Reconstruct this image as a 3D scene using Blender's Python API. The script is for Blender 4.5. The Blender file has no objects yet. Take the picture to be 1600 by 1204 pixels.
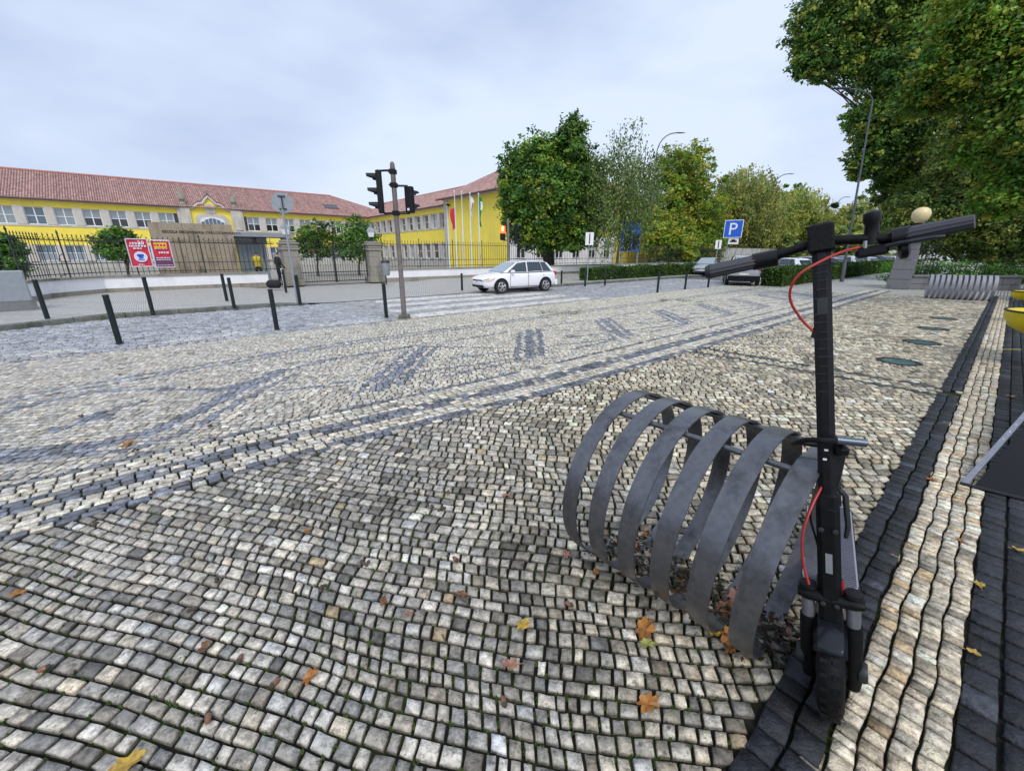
import bpy, bmesh, math, random
import numpy as np
from mathutils import Vector, Matrix, noise as mnoise
random.seed(7); rng=np.random.default_rng(7)
S=bpy.context.scene; COL=S.collection
# ---------------------------------------------------------------- camera
CH=1.5; PITCH=math.atan(205/640)
cd=bpy.data.cameras.new('camera'); cam=bpy.data.objects.new('camera',cd); COL.objects.link(cam)
cam.location=(0,0,CH); cam.rotation_euler=(math.pi/2-PITCH,0,0)
cd.sensor_width=36; cd.lens=14.4; cd.clip_start=0.05; cd.clip_end=2000
S.camera=cam
# ---------------------------------------------------------------- world, sun, exposure
SUN_EL=math.radians(48); SUN_AZ=math.radians(168)
w=bpy.data.worlds.new('World'); S.world=w; w.use_nodes=True
nt=w.node_tree; nt.nodes.clear()
def N(nt,t,**k):
    n=nt.nodes.new(t)
    for a,b in k.items(): setattr(n,a,b)
    return n
out=N(nt,'ShaderNodeOutputWorld'); mix=N(nt,'ShaderNodeMixShader')
bg1=N(nt,'ShaderNodeBackground'); bg2=N(nt,'ShaderNodeBackground')
sky=N(nt,'ShaderNodeTexSky'); sky.sky_type='NISHITA'; sky.sun_disc=False
sky.sun_elevation=SUN_EL; sky.sun_rotation=SUN_AZ; sky.air_density=1.5; sky.dust_density=3
bg1.inputs[1].default_value=0.1
tc=N(nt,'ShaderNodeTexCoord'); mp=N(nt,'ShaderNodeMapping'); mp.inputs['Scale'].default_value=(1.0,1.0,2.6)
nz=N(nt,'ShaderNodeTexNoise'); nz.inputs['Scale'].default_value=1.3; nz.inputs['Detail'].default_value=5; nz.inputs['Roughness'].default_value=.5
cr=N(nt,'ShaderNodeValToRGB')
cr.color_ramp.elements[0].position=.40; cr.color_ramp.elements[0].color=(.42,.50,.70,1)
cr.color_ramp.elements[1].position=.60; cr.color_ramp.elements[1].color=(.62,.705,.86,1)
L=nt.links.new
L(tc.outputs['Generated'],mp.inputs[0]); L(mp.outputs[0],nz.inputs[0]); L(nz.outputs[0],cr.inputs[0]); L(cr.outputs[0],bg2.inputs[0])
bg2.inputs[1].default_value=1.0
L(sky.outputs[0],bg1.inputs[0]); mix.inputs[0].default_value=.9
L(bg1.outputs[0],mix.inputs[1]); L(bg2.outputs[0],mix.inputs[2]); L(mix.outputs[0],out.inputs[0])
sd=bpy.data.lights.new('sun','SUN'); sun=bpy.data.objects.new('sun',sd); COL.objects.link(sun)
sd.energy=1.5; sd.angle=math.radians(25); sd.color=(1,.95,.87)
sun.rotation_euler=Vector((math.sin(SUN_AZ)*math.cos(SUN_EL),math.cos(SUN_AZ)*math.cos(SUN_EL),math.sin(SUN_EL))).to_track_quat('Z','Y').to_euler()
S.view_settings.view_transform='Standard'; S.view_settings.look='None'; S.view_settings.exposure=0.38; S.view_settings.gamma=1
# ---------------------------------------------------------------- helpers: places
PHI=math.radians(40.54); CT,ST=math.cos(PHI),math.sin(PHI)     # the street runs along direction PHI
def W(t,n,z=0.0): return Vector((t*CT-n*ST,t*ST+n*CT,z))        # street coordinates (along, across) -> world
def TN(X,Y): return X*CT+Y*ST,-X*ST+Y*CT
def _ray(px,py):
    u=(px-800)/640; v=(602-py)/640
    return Vector((u,math.cos(PITCH)+v*math.sin(PITCH),-math.sin(PITCH)+v*math.cos(PITCH)))
def gp(px,py,z=0.0):                                            # place on the level z
    d=_ray(px,py); k=(z-CH)/d.z; return Vector((d.x*k,d.y*k,z))
def hp(px,py,Y):                                                # place at distance Y
    d=_ray(px,py); k=Y/d.y; return Vector((d.x*k,Y,CH+d.z*k))
# ---------------------------------------------------------------- helpers: materials
def newmat(name):
    m=bpy.data.materials.new(name); m.use_nodes=True; nt=m.node_tree
    return m,nt,nt.nodes['Principled BSDF']
def mat(name,col,rough=.6,metal=0,var=.15,scale=8,bump=0,bscale=None,dirt=None,dscale=2,spec=.5,emit=None,coat=0):
    m,nt,b=newmat(name); L=nt.links.new
    b.inputs['Roughness'].default_value=rough; b.inputs['Metallic'].default_value=metal
    b.inputs['Specular IOR Level'].default_value=spec; b.inputs['Coat Weight'].default_value=coat
    tc=N(nt,'ShaderNodeTexCoord'); nz=N(nt,'ShaderNodeTexNoise'); nz.inputs['Scale'].default_value=scale; nz.inputs['Detail'].default_value=6
    L(tc.outputs['Object'],nz.inputs[0])
    mx=N(nt,'ShaderNodeMix',data_type='RGBA'); c=Vector(col)
    mx.inputs[6].default_value=(*[x*(1-var) for x in c],1); mx.inputs[7].default_value=(*[min(1,x*(1+var)) for x in c],1)
    mr=N(nt,'ShaderNodeMapRange'); mr.inputs[1].default_value=.3; mr.inputs[2].default_value=.7
    L(nz.outputs[0],mr.inputs[0]); L(mr.outputs[0],mx.inputs[0]); last=mx.outputs[2]
    if dirt:
        n2=N(nt,'ShaderNodeTexNoise'); n2.inputs['Scale'].default_value=dscale; n2.inputs['Detail'].default_value=8; n2.inputs['Roughness'].default_value=.65
        mp=N(nt,'ShaderNodeMapping'); mp.inputs['Scale'].default_value=(1,1,.35); L(tc.outputs['Object'],mp.inputs[0]); L(mp.outputs[0],n2.inputs[0])
        r2=N(nt,'ShaderNodeMapRange'); r2.inputs[1].default_value=.5; r2.inputs[2].default_value=.68; L(n2.outputs[0],r2.inputs[0])
        m2=N(nt,'ShaderNodeMix',data_type='RGBA'); L(r2.outputs[0],m2.inputs[0]); L(last,m2.inputs[6]); m2.inputs[7].default_value=(*dirt,1); last=m2.outputs[2]
    L(last,b.inputs['Base Color'])
    rr=N(nt,'ShaderNodeMapRange'); rr.inputs[3].default_value=max(0,rough-.08); rr.inputs[4].default_value=min(1,rough+.1); L(nz.outputs[0],rr.inputs[0]); L(rr.outputs[0],b.inputs['Roughness'])
    if bump:
        n3=N(nt,'ShaderNodeTexNoise'); n3.inputs['Scale'].default_value=bscale or scale*4; n3.inputs['Detail'].default_value=8; L(tc.outputs['Object'],n3.inputs[0])
        bp=N(nt,'ShaderNodeBump'); bp.inputs['Strength'].default_value=bump; bp.inputs['Distance'].default_value=.02; L(n3.outputs[0],bp.inputs['Height']); L(bp.outputs[0],b.inputs['Normal'])
    if emit: b.inputs['Emission Color'].default_value=(*emit[0],1); b.inputs['Emission Strength'].default_value=emit[1]
    return m
def attrmat(name,rough=.5,scale=60,amt=.35,bump=.3,dist=.004,trans=0,spec=.5,wet=None,detail=6):
    """base colour comes from the per-face colour of each stone or leaf, broken up with grain"""
    m,nt,b=newmat(name); L=nt.links.new
    at=N(nt,'ShaderNodeAttribute'); at.attribute_name='Col'
    tc=N(nt,'ShaderNodeTexCoord'); nz=N(nt,'ShaderNodeTexNoise'); nz.inputs['Scale'].default_value=scale; nz.inputs['Detail'].default_value=detail; nz.inputs['Roughness'].default_value=.65
    L(tc.outputs['Object'],nz.inputs[0])
    mr=N(nt,'ShaderNodeMapRange'); mr.inputs[1].default_value=.3; mr.inputs[2].default_value=.7; mr.inputs[3].default_value=1-amt; mr.inputs[4].default_value=1+amt; L(nz.outputs[0],mr.inputs[0])
    vm=N(nt,'ShaderNodeVectorMath',operation='MULTIPLY'); cb=N(nt,'ShaderNodeCombineXYZ')
    for i in range(3): L(mr.outputs[0],cb.inputs[i])
    L(at.outputs['Color'],vm.inputs[0]); L(cb.outputs[0],vm.inputs[1]); L(vm.outputs[0],b.inputs['Base Color'])
    b.inputs['Roughness'].default_value=rough; b.inputs['Specular IOR Level'].default_value=spec
    if wet:
        n4=N(nt,'ShaderNodeTexNoise'); n4.inputs['Scale'].default_value=wet; n4.inputs['Detail'].default_value=4; L(tc.outputs['Object'],n4.inputs[0])
        r4=N(nt,'ShaderNodeMapRange'); r4.inputs[1].default_value=.35; r4.inputs[2].default_value=.65; r4.inputs[3].default_value=rough-.14; r4.inputs[4].default_value=rough+.18
        L(n4.outputs[0],r4.inputs[0]); L(r4.outputs[0],b.inputs['Roughness'])
    if bump:
        bp=N(nt,'ShaderNodeBump'); bp.inputs['Strength'].default_value=bump; bp.inputs['Distance'].default_value=dist; L(nz.outputs[0],bp.inputs['Height']); L(bp.outputs[0],b.inputs['Normal'])
    if trans:
        tr=N(nt,'ShaderNodeBsdfTranslucent'); L(vm.outputs[0],tr.inputs[0]); ms=N(nt,'ShaderNodeMixShader'); ms.inputs[0].default_value=trans
        o=nt.nodes['Material Output']; L(b.outputs[0],ms.inputs[1]); L(tr.outputs[0],ms.inputs[2]); L(ms.outputs[0],o.inputs[0])
    return m
def glassmat(name,tint=(.05,.06,.07),rough=.05):
    m,nt,b=newmat(name); b.inputs['Base Color'].default_value=(*tint,1); b.inputs['Roughness'].default_value=rough; b.inputs['Specular IOR Level'].default_value=.9
    return m
# ---------------------------------------------------------------- helpers: meshes
class MB:
    def __init__(s): s.v=[];s.f=[];s.m=[]
    def add(s,vs,fs,m=0):
        o=len(s.v); s.v+= [tuple(v) for v in vs]; s.f+=[tuple(i+o for i in f) for f in fs]; s.m+=[m]*len(fs); return s
    def box(s,c,d,R=None,m=0,ch=0):
        c=Vector(c); hx,hy,hz=d[0]/2,d[1]/2,d[2]/2; R=R or Matrix.Identity(3)
        if ch:
            k=min(ch,hx*.9,hy*.9)
            pts=[(-hx+k,-hy),(hx-k,-hy),(hx,-hy+k),(hx,hy-k),(hx-k,hy),(-hx+k,hy),(-hx,hy-k),(-hx,-hy+k)]
            kz=min(k,hz*.9); sx=(hx-kz)/hx; sy=(hy-kz)/hy
            vs=[];L=[(-hz,sx,sy),(-hz+kz,1,1),(hz-kz,1,1),(hz,sx,sy)]
            for z,a,b in L: vs+=[c+R@Vector((x*a,y*b,z)) for x,y in pts]
            fs=[tuple(range(7,-1,-1)),tuple(range(24,32))]
            for l in range(3):
                for i in range(8): j=(i+1)%8; fs.append((l*8+i,l*8+j,l*8+8+j,l*8+8+i))
            return s.add(vs,fs,m)
        vs=[c+R@Vector((x*hx,y*hy,z*hz)) for z in(-1,1) for x,y in((-1,-1),(1,-1),(1,1),(-1,1))]
        return s.add(vs,[(3,2,1,0),(4,5,6,7),(0,1,5,4),(1,2,6,5),(2,3,7,6),(3,0,4,7)],m)
    def tube(s,p0,p1,r0,r1=None,n=10,m=0,cap=True): return s.path([p0,p1],[r0,r0 if r1 is None else r1],n,m,cap)
    def path(s,pts,r,n=8,m=0,cap=True,flat=1.0):
        pts=[Vector(p) for p in pts]; K=len(pts)
        if not hasattr(r,'__len__'): r=[r]*K
        vs=[];up=None
        for i,p in enumerate(pts):
            d=(pts[min(i+1,K-1)]-pts[max(i-1,0)]).normalized()
            if up is None: up=Vector((0,0,1)) if abs(d.z)<.9 else Vector((1,0,0))
            a=d.cross(up)
            a=a.normalized() if a.length>1e-6 else Vector((1,0,0)); b=a.cross(d).normalized(); up=b
            for k in range(n):
                t=2*math.pi*k/n; vs.append(p+a*math.cos(t)*r[i]+b*math.sin(t)*r[i]*flat)
        fs=[(i*n+k,i*n+(k+1)%n,(i+1)*n+(k+1)%n,(i+1)*n+k) for i in range(K-1) for k in range(n)]
        if cap: fs+=[tuple(range(n-1,-1,-1)),tuple(range((K-1)*n,K*n))]
        return s.add(vs,fs,m)
    def lathe(s,prof,c=(0,0,0),n=16,m=0,axis=None):
        c=Vector(c); vs=[];R=Matrix.Identity(3)
        if axis is not None: R=Vector(axis).to_track_quat('Z','Y').to_matrix()
        for r,z in prof:
            for k in range(n): t=2*math.pi*k/n; vs.append(c+R@Vector((r*math.cos(t),r*math.sin(t),z)))
        K=len(prof); fs=[(i*n+k,i*n+(k+1)%n,(i+1)*n+(k+1)%n,(i+1)*n+k) for i in range(K-1) for k in range(n)]
        fs+=[tuple(range(n-1,-1,-1)),tuple(range((K-1)*n,K*n))]
        return s.add(vs,fs,m)
    def prism(s,poly,o,ax,ay,ad,m=0):
        """polygon (a,b) in the plane o+a*ax+b*ay pushed along ad"""
        o,ax,ay,ad=map(Vector,(o,ax,ay,ad)); n=len(poly)
        vs=[o+ax*a+ay*b for a,b in poly]; vs+=[v+ad for v in vs]
        fs=[tuple(range(n)),tuple(range(2*n-1,n-1,-1))]+[(i,i+n,(i+1)%n+n,(i+1)%n) for i in range(n)]
        return s.add(vs,fs,m)
    def mesh(s,name,mats,smooth=False):
        me=bpy.data.meshes.new(name); me.from_pydata(s.v,[],s.f); 
        for m in (mats if isinstance(mats,(list,tuple)) else [mats]): me.materials.append(m)
        me.polygons.foreach_set('material_index',s.m); me.validate(); me.update()
        bm=bmesh.new(); bm.from_mesh(me); bmesh.ops.recalc_face_normals(bm,faces=bm.faces); bm.to_mesh(me); bm.free()
        if smooth: smooth_by_angle(me)
        return me
def smooth_by_angle(me,ang=40):
    me.polygons.foreach_set('use_smooth',[True]*len(me.polygons))
    try: me.set_sharp_from_angle(angle=math.radians(ang))
    except Exception: pass
def part(name,mb,mats,parent=None,smooth=False,loc=None,world=False,rotz=0,kind=None,label=None):
    if world and parent is not None:
        M=parent.matrix_basis.inverted(); p=parent.parent
        while p is not None: M=M@p.matrix_basis.inverted(); p=p.parent
        # parents carry location / z-rotation only
        if parent.parent is not None: M=parent.matrix_basis.inverted()@parent.parent.matrix_basis.inverted()
        mb.v=[tuple(M@Vector(v)) for v in mb.v]
    me=mb if isinstance(mb,bpy.types.Mesh) else mb.mesh(name,mats,smooth)
    o=bpy.data.objects.new(name,me); COL.objects.link(o)
    if parent is not None: o.parent=parent
    if loc is not None: o.location=loc
    if rotz: o.rotation_euler=(0,0,rotz)
    if kind: o['kind']=kind
    if label: o['label']=label
    return o
def tag(o,label,cat,group=None,kind=None):
    o['label']=label; o['category']=cat
    if group: o['group']=group
    if kind: o['kind']=kind
    return o
def thing(name,label,cat,loc=(0,0,0),rotz=0,group=None):
    o=bpy.data.objects.new(name,None); COL.objects.link(o); o.empty_display_size=.2
    o.location=loc; o.rotation_euler=(0,0,rotz); return tag(o,label,cat,group)
def struct(name,mb,mats,smooth=False,parent=None):
    o=part(name,mb,mats,parent,smooth)
    if parent is None: o['kind']='structure'
    return o
CHILD={}
def copy_tree(o,loc,rotz,label,group=None,sc=None):
    c=o.copy(); COL.objects.link(c); c.location=loc; c.rotation_euler=(0,0,rotz); c['label']=label
    if group: c['group']=group
    if sc: c.scale=(sc,sc,sc)
    for ch in KIDS(o):
        d=ch.copy(); COL.objects.link(d); d.parent=c
        for g in KIDS(ch):
            e=g.copy(); COL.objects.link(e); e.parent=d
    return c
def KIDS(o): return [x for x in COL.objects if x.parent==o]
def setcols(me,facecols):
    """facecols: (nfaces,3) linear colours on every corner of a face"""
    a=me.color_attributes.new('Col','FLOAT_COLOR','CORNER')
    tot=np.empty(len(me.polygons),dtype=np.int32); me.polygons.foreach_get('loop_total',tot)
    c=np.ones((tot.sum(),4),dtype=np.float32); c[:,:3]=np.repeat(facecols,tot,axis=0); a.data.foreach_set('color',c.ravel())
def npmesh(name,V,F,m,cols=None,smooth=False):
    """V (n,3); F (k,w) int, w constant"""
    me=bpy.data.meshes.new(name); V=np.asarray(V,dtype=np.float32); F=np.asarray(F,dtype=np.int32); k,wd=F.shape
    me.vertices.add(len(V)); me.vertices.foreach_set('co',V.ravel()); me.loops.add(k*wd); me.loops.foreach_set('vertex_index',F.ravel())
    me.polygons.add(k); me.polygons.foreach_set('loop_start',np.arange(0,k*wd,wd,dtype=np.int32)); me.polygons.foreach_set('loop_total',np.full(k,wd,dtype=np.int32))
    me.update(calc_edges=True); me.materials.append(m)
    if cols is not None: setcols(me,cols)
    if smooth: me.polygons.foreach_set('use_smooth',[True]*k)
    return me
# ---------------------------------------------------------------- materials
M={}
def stonemat():
    m,nt,b=newmat('paving_stone'); L=nt.links.new
    at=N(nt,'ShaderNodeAttribute'); at.attribute_name='Col'; tc=N(nt,'ShaderNodeTexCoord')
    def noise(sc,det,ro=.6):
        n=N(nt,'ShaderNodeTexNoise'); n.inputs['Scale'].default_value=sc; n.inputs['Detail'].default_value=det; n.inputs['Roughness'].default_value=ro; L(tc.outputs['Object'],n.inputs[0]); return n
    def rng_(src,a0,a1,b0,b1):
        r=N(nt,'ShaderNodeMapRange'); r.inputs[1].default_value=a0; r.inputs[2].default_value=a1; r.inputs[3].default_value=b0; r.inputs[4].default_value=b1; L(src,r.inputs[0]); return r.outputs[0]
    n1=noise(26,4,.6); n2=noise(130,5,.75); n3=noise(45,6,.7); n4=noise(.9,4)
    def mul(a_,b_):
        q=N(nt,'ShaderNodeMath',operation='MULTIPLY'); L(a_,q.inputs[0]); L(b_,q.inputs[1]); return q.outputs[0]
    f=mul(mul(rng_(n1.outputs[0],.34,.66,.55,1.42),rng_(n2.outputs[0],.32,.68,.68,1.32)),rng_(n3.outputs[0],.37,.46,.5,1.0))
    cb=N(nt,'ShaderNodeCombineXYZ'); vm=N(nt,'ShaderNodeVectorMath',operation='MULTIPLY')
    for i in range(3): L(f,cb.inputs[i])
    L(at.outputs['Color'],vm.inputs[0]); L(cb.outputs[0],vm.inputs[1]); L(vm.outputs[0],b.inputs['Base Color'])
    rg=N(nt,'ShaderNodeMath',operation='ADD'); L(rng_(n4.outputs[0],.35,.65,.30,.50),rg.inputs[0]); L(rng_(n3.outputs[0],.3,.7,-.06,.14),rg.inputs[1]); L(rg.outputs[0],b.inputs['Roughness'])
    ad=N(nt,'ShaderNodeMath',operation='ADD'); L(n1.outputs[0],ad.inputs[0]); L(n3.outputs[0],ad.inputs[1])
    bp=N(nt,'ShaderNodeBump'); bp.inputs['Strength'].default_value=.9; bp.inputs['Distance'].default_value=.011; L(ad.outputs[0],bp.inputs['Height']); L(bp.outputs[0],b.inputs['Normal'])
    return m
M['stone']=stonemat()
M['joint']=mat('joint_soil',(.014,.014,.009),.85,var=.5,scale=14,bump=.4,dirt=(.035,.055,.010),dscale=3.5,spec=.15)
M['jointdry']=mat('joint_sand',(.09,.09,.085),.8,var=.4,scale=6,bump=.3)
M['moss']=mat('moss',(.05,.085,.015),.9,var=.5,scale=40,bump=.4)
M['granite']=mat('granite',(.30,.275,.23),.75,var=.2,scale=25,bump=.25,dirt=(.10,.10,.075),dscale=1.6)
M['granite_dk']=mat('kerb_granite',(.16,.16,.14),.7,var=.25,scale=14,bump=.3,dirt=(.05,.065,.03),dscale=2)
M['granite_gr']=mat('grey_granite',(.19,.19,.20),.6,var=.2,scale=30,bump=.15,dirt=(.09,.09,.09),dscale=1.5)
M['signstone']=mat('stained_granite',(.36,.30,.22),.8,var=.2,scale=18,bump=.3,dirt=(.13,.11,.08),dscale=2.2)
M['whitewash']=mat('white_render',(.86,.86,.88),.8,var=.05,scale=2,dirt=(.72,.72,.73),dscale=1.5)
M['yellow']=mat('yellow_render',(.93,.76,.10),.75,var=.05,scale=1.5,dirt=(.84,.67,.12),dscale=.7)
M['pier']=mat('pale_stone_render',(.58,.55,.50),.8,var=.1,scale=3,bump=.1,dirt=(.45,.42,.37),dscale=1)
M['plinth']=mat('grey_render',(.50,.49,.46),.8,var=.12,scale=2,dirt=(.34,.33,.30),dscale=1)
M['tile']=attrmat('clay_roof_tile',rough=.75,scale=3,amt=.22,bump=.2,dist=.01)
M['tile2']=mat('clay_ridge',(.42,.20,.16),.8,var=.2,scale=6)
M['gutter']=mat('gutter_brown',(.10,.05,.045),.5)
M['wframe']=mat('white_window_frame',(.80,.82,.84),.45,var=.04)
M['pane_grey']=glassmat('glass_blind_grey',(.26,.31,.34),.25)
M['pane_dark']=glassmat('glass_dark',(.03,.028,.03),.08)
M['pane_blue']=glassmat('glass_blue',(.10,.15,.19),.12)
M['shutter']=mat('grey_shutter',(.17,.155,.16),.6,var=.12,scale=30)
M['iron']=mat('dark_iron',(.035,.04,.042),.5,metal=.3,var=.3,scale=20)
M['bollard']=mat('bollard_green_black',(.006,.014,.015),.35,var=.3,scale=10,bump=.05)
M['black']=mat('black_plastic',(.008,.008,.010),.42,var=.3,spec=.3)
M['matblack']=mat('matt_black',(.005,.005,.0055),.55,var=.3,scale=20,bump=.1,spec=.22)
M['rubber']=mat('rubber',(.006,.006,.007),.6,var=.3,scale=40,bump=.15,spec=.2)
M['grip']=mat('grip_rubber',(.055,.055,.065),.6,var=.15)
M['chrome']=mat('worn_silver',(.45,.46,.48),.3,metal=.9,var=.1)
M['alu']=mat('brushed_aluminium',(.28,.29,.32),.38,metal=.6,var=.12,scale=30)
M['galv']=mat('galvanised_steel',(.33,.36,.38),.5,metal=.5,var=.1,scale=6)
M['polebrown']=mat('aged_signal_pole',(.17,.145,.14),.55,var=.2,scale=10,dirt=(.10,.08,.075),dscale=4)
M['rack']=mat('painted_steel_grey',(.155,.158,.168),.30,metal=.7,var=.14,scale=40,bump=.05,bscale=90,dirt=(.07,.07,.073),dscale=9)
M['rackfar']=mat('painted_steel_skylit',(.34,.34,.37),.5,metal=.25,var=.12,scale=9)  # far rack's steel made paler: reflected sky is put into its colour
M['red']=mat('red_cable',(.42,.03,.025),.45)
M['signblue']=mat('sign_blue',(.01,.12,.62),.4,var=.03)
M['signwhite']=mat('sign_white',(.85,.85,.85),.4,var=.03)
M['lampgrey']=mat('lamp_post_grey',(.11,.12,.135),.5,metal=.3)
M['signgrey']=mat('sign_back_grey',(.33,.36,.39),.45,metal=.4,var=.08)
M['banner_red']=mat('banner_red',(.62,.03,.06),.6,var=.06); M['banner_plum']=mat('banner_plum',(.13,.045,.10),.6,var=.15); M['banner_yel']=mat('banner_yellow',(.80,.55,.03),.6); M['banner_pale']=mat('banner_pale',(.72,.66,.78),.6)
M['carwhite']=mat('car_white',(.88,.89,.92),.28,var=.02,coat=.8); M['carsilver']=mat('car_silver',(.40,.42,.44),.3,metal=.4,var=.03,coat=.7); M['cardark']=mat('car_dark',(.04,.05,.07),.3,coat=.8); M['carglass']=glassmat('car_glass',(.03,.045,.055),.06)
M['carglass2']=glassmat('windscreen_sky',(.30,.37,.40),.1)
M['rim']=mat('alloy',(.48,.49,.51),.35,metal=.7); M['tyre']=mat('tyre',(.02,.02,.022),.75)
M['amber']=mat('headlamp_lens',(.75,.62,.45),.2,var=.1); M['redlens']=mat('tail_lens',(.45,.02,.02),.25)
M['plate']=mat('number_plate',(.75,.75,.72),.4); M['plateyel']=mat('plate_yellow',(.75,.62,.08),.4)
M['leaf']=attrmat('foliage',rough=.5,scale=2,amt=.12,bump=0,trans=.4,spec=.35,detail=2)
M['bark']=mat('bark',(.075,.06,.045),.9,var=.4,scale=12,bump=.6); M['birch']=mat('birch_bark',(.32,.31,.27),.8,var=.4,scale=10,bump=.3)
M['globe']=mat('globe_glass',(.80,.66,.36),.35,var=.06)
M['yshell']=mat('yellow_plastic',(.62,.50,.0),.45,var=.06)
M['asphalt']=mat('asphalt_wet',(.075,.08,.088),.5,var=.2,scale=4,bump=.2,bscale=60)
M['grass']=mat('lawn',(.075,.11,.03),.9,var=.35,scale=2,bump=.3,bscale=30)
M['gravel']=mat('yard_gravel',(.30,.28,.24),.85,var=.2,scale=3)
M['soil']=mat('soil',(.05,.045,.03),.9,var=.4,scale=4)
M['skin']=mat('skin',(.45,.25,.17),.5); M['cloth_blk']=mat('black_cloth',(.015,.015,.018),.85); M['hair']=mat('hair',(.02,.015,.012),.7)
M['uplight']=glassmat('ground_light_glass',(.10,.19,.20),.12)
M['glow_red']=mat('lit_red_lamp',(.8,.05,.02),.4,emit=((1,.06,.015),4.5)); M['glow_amb']=mat('lit_pedestrian_figure',(.9,.4,.1),.4,emit=((1,.42,.10),6))
M['deck']=None
def deckmat():
    m,nt,b=newmat('ribbed_silver_deck'); L=nt.links.new
    b.inputs['Base Color'].default_value=(.32,.33,.38,1); b.inputs['Roughness'].default_value=.5
    return m
M['deck']=deckmat()
# ---------------------------------------------------------------- ground, terrain
def sheet(name,poly,z,m,kind='structure'):
    mb=MB(); mb.add([(p[0],p[1],z) for p in poly],[tuple(range(len(poly)))]); o=part(name,mb,m); 
    o['kind']=kind; return o
sheet('ground',[(-700,-60),(700,-60),(700,900),(-700,900)],-.30,M['soil'])
def tnpoly(l): return [W(*p)[:2] for p in l]
sheet('school_yard',tnpoly([(-60,22.0),(64,22.0),(64,90),(-60,90)]),.06,M['gravel'])
# plaza base, road base
def tnsheet(name,t0,t1,n0,n1,z,m): return sheet(name,tnpoly([(t0,n0),(t1,n0),(t1,n1),(t0,n1)]),z,m)
plaza=tnsheet('plaza_pavement',-9,110,-14,9.15,-.014,M['joint'])
road=tnsheet('road',-40,160,9.15,14.0,-.012,M['jointdry'])
# ---- far pavement with lowered kerb at the crossing
def kz(t): 
    def ss(a,b,x): x=max(0,min(1,(x-a)/(b-a))); return x*x*(3-2*x)
    return .115*(1-ss(2.4,4.4,t))+.115*ss(11.2,12.6,t)
# curved outer edge of the far pavement (left part bends towards the side street)
def kerb_n(t):
    return 14.0 if t>-1 else 14.0-(-1-t)*.55
ts=[-14,-10,-7,-5,-3,-1,0,1,2,2.4,2.8,3.2,3.6,4,4.4,6,8,10,11.2,11.5,11.9,12.3,12.6,14,20,30,60,120]
def calcadamat():
    m,nt,b=newmat('far_paving'); L=nt.links.new
    tc=N(nt,'ShaderNodeTexCoord'); mp=N(nt,'ShaderNodeMapping'); mp.inputs['Rotation'].default_value=(0,0,-PHI); L(tc.outputs['Object'],mp.inputs[0])
    br=N(nt,'ShaderNodeTexBrick'); br.inputs['Scale'].default_value=1; br.inputs['Brick Width'].default_value=.1; br.inputs['Row Height'].default_value=.09; br.inputs['Mortar Size'].default_value=.012
    br.inputs['Color1'].default_value=(.70,.68,.62,1); br.inputs['Color2'].default_value=(.56,.55,.51,1); br.inputs['Mortar'].default_value=(.09,.09,.07,1); L(mp.outputs[0],br.inputs[0])
    wv=N(nt,'ShaderNodeTexNoise'); mp2=N(nt,'ShaderNodeMapping'); mp2.inputs['Rotation'].default_value=(0,0,-PHI); mp2.inputs['Scale'].default_value=(.15,2.8,1); L(tc.outputs['Object'],mp2.inputs[0]); L(mp2.outputs[0],wv.inputs[0]); wv.inputs['Scale'].default_value=1.4; wv.inputs['Detail'].default_value=5
    r=N(nt,'ShaderNodeMapRange'); r.inputs[1].default_value=.5; r.inputs[2].default_value=.72; L(wv.outputs[0],r.inputs[0])
    mx=N(nt,'ShaderNodeMix',data_type='RGBA'); L(r.outputs[0],mx.inputs[0]); L(br.outputs[0],mx.inputs[6]); mx.inputs[7].default_value=(.30,.29,.27,1); L(mx.outputs[2],b.inputs['Base Color'])
    b.inputs['Roughness'].default_value=.5
    bp=N(nt,'ShaderNodeBump'); bp.inputs['Distance'].default_value=.01; bp.inputs['Strength'].default_value=.5; L(br.outputs['Fac'],bp.inputs['Height']); bp.invert=True; L(bp.outputs[0],b.inputs['Normal'])
    return m
M['calcada']=calcadamat()
mb=MB()
for i in range(len(ts)-1):
    a,b=ts[i],ts[i+1]; mb.add([W(a,kerb_n(a)+.12,kz(a)),W(b,kerb_n(b)+.12,kz(b)),W(b,22.6,max(kz(b),.03)),W(a,22.6,max(kz(a),.03))],[(0,1,2,3)])
pave=struct('pavement',mb,M['calcada'])
# kerb stones, each one a piece
def kerbrun(t0,t1,step=1.0):
    t=t0
    while t<t1:
        L_=step*random.uniform(.85,1.15); a,b=t+.006,min(t+L_,t1)-.006
        mb=MB(); A,B=W(a,kerb_n(a)),W(b,kerb_n(b)); d=(B-A).normalized(); nrm=Vector((-d.y,d.x,0))
        za,zb=max(kz(a)-.004,.012)+random.uniform(0,.006),max(kz(b)-.004,.012)+random.uniform(0,.006)
        vs=[A+Vector((0,0,-.1)),B+Vector((0,0,-.1)),B+nrm*.14+Vector((0,0,-.1)),A+nrm*.14+Vector((0,0,-.1)),
            A+Vector((0,0,za-.02)),B+Vector((0,0,zb-.02)),B+nrm*.14+Vector((0,0,zb)),A+nrm*.14+Vector((0,0,za)),A+nrm*.02+Vector((0,0,za)),B+nrm*.02+Vector((0,0,zb))]
        mb.add(vs,[(0,1,5,4),(4,5,9,8),(8,9,6,7),(1,2,6,9,5),(3,0,4,8,7),(2,3,7,6)])
        part('kerb_stone',mb,M['granite_dk'],pave); t+=L_
kerbrun(-12,3.6); kerbrun(11.7,44)
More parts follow.
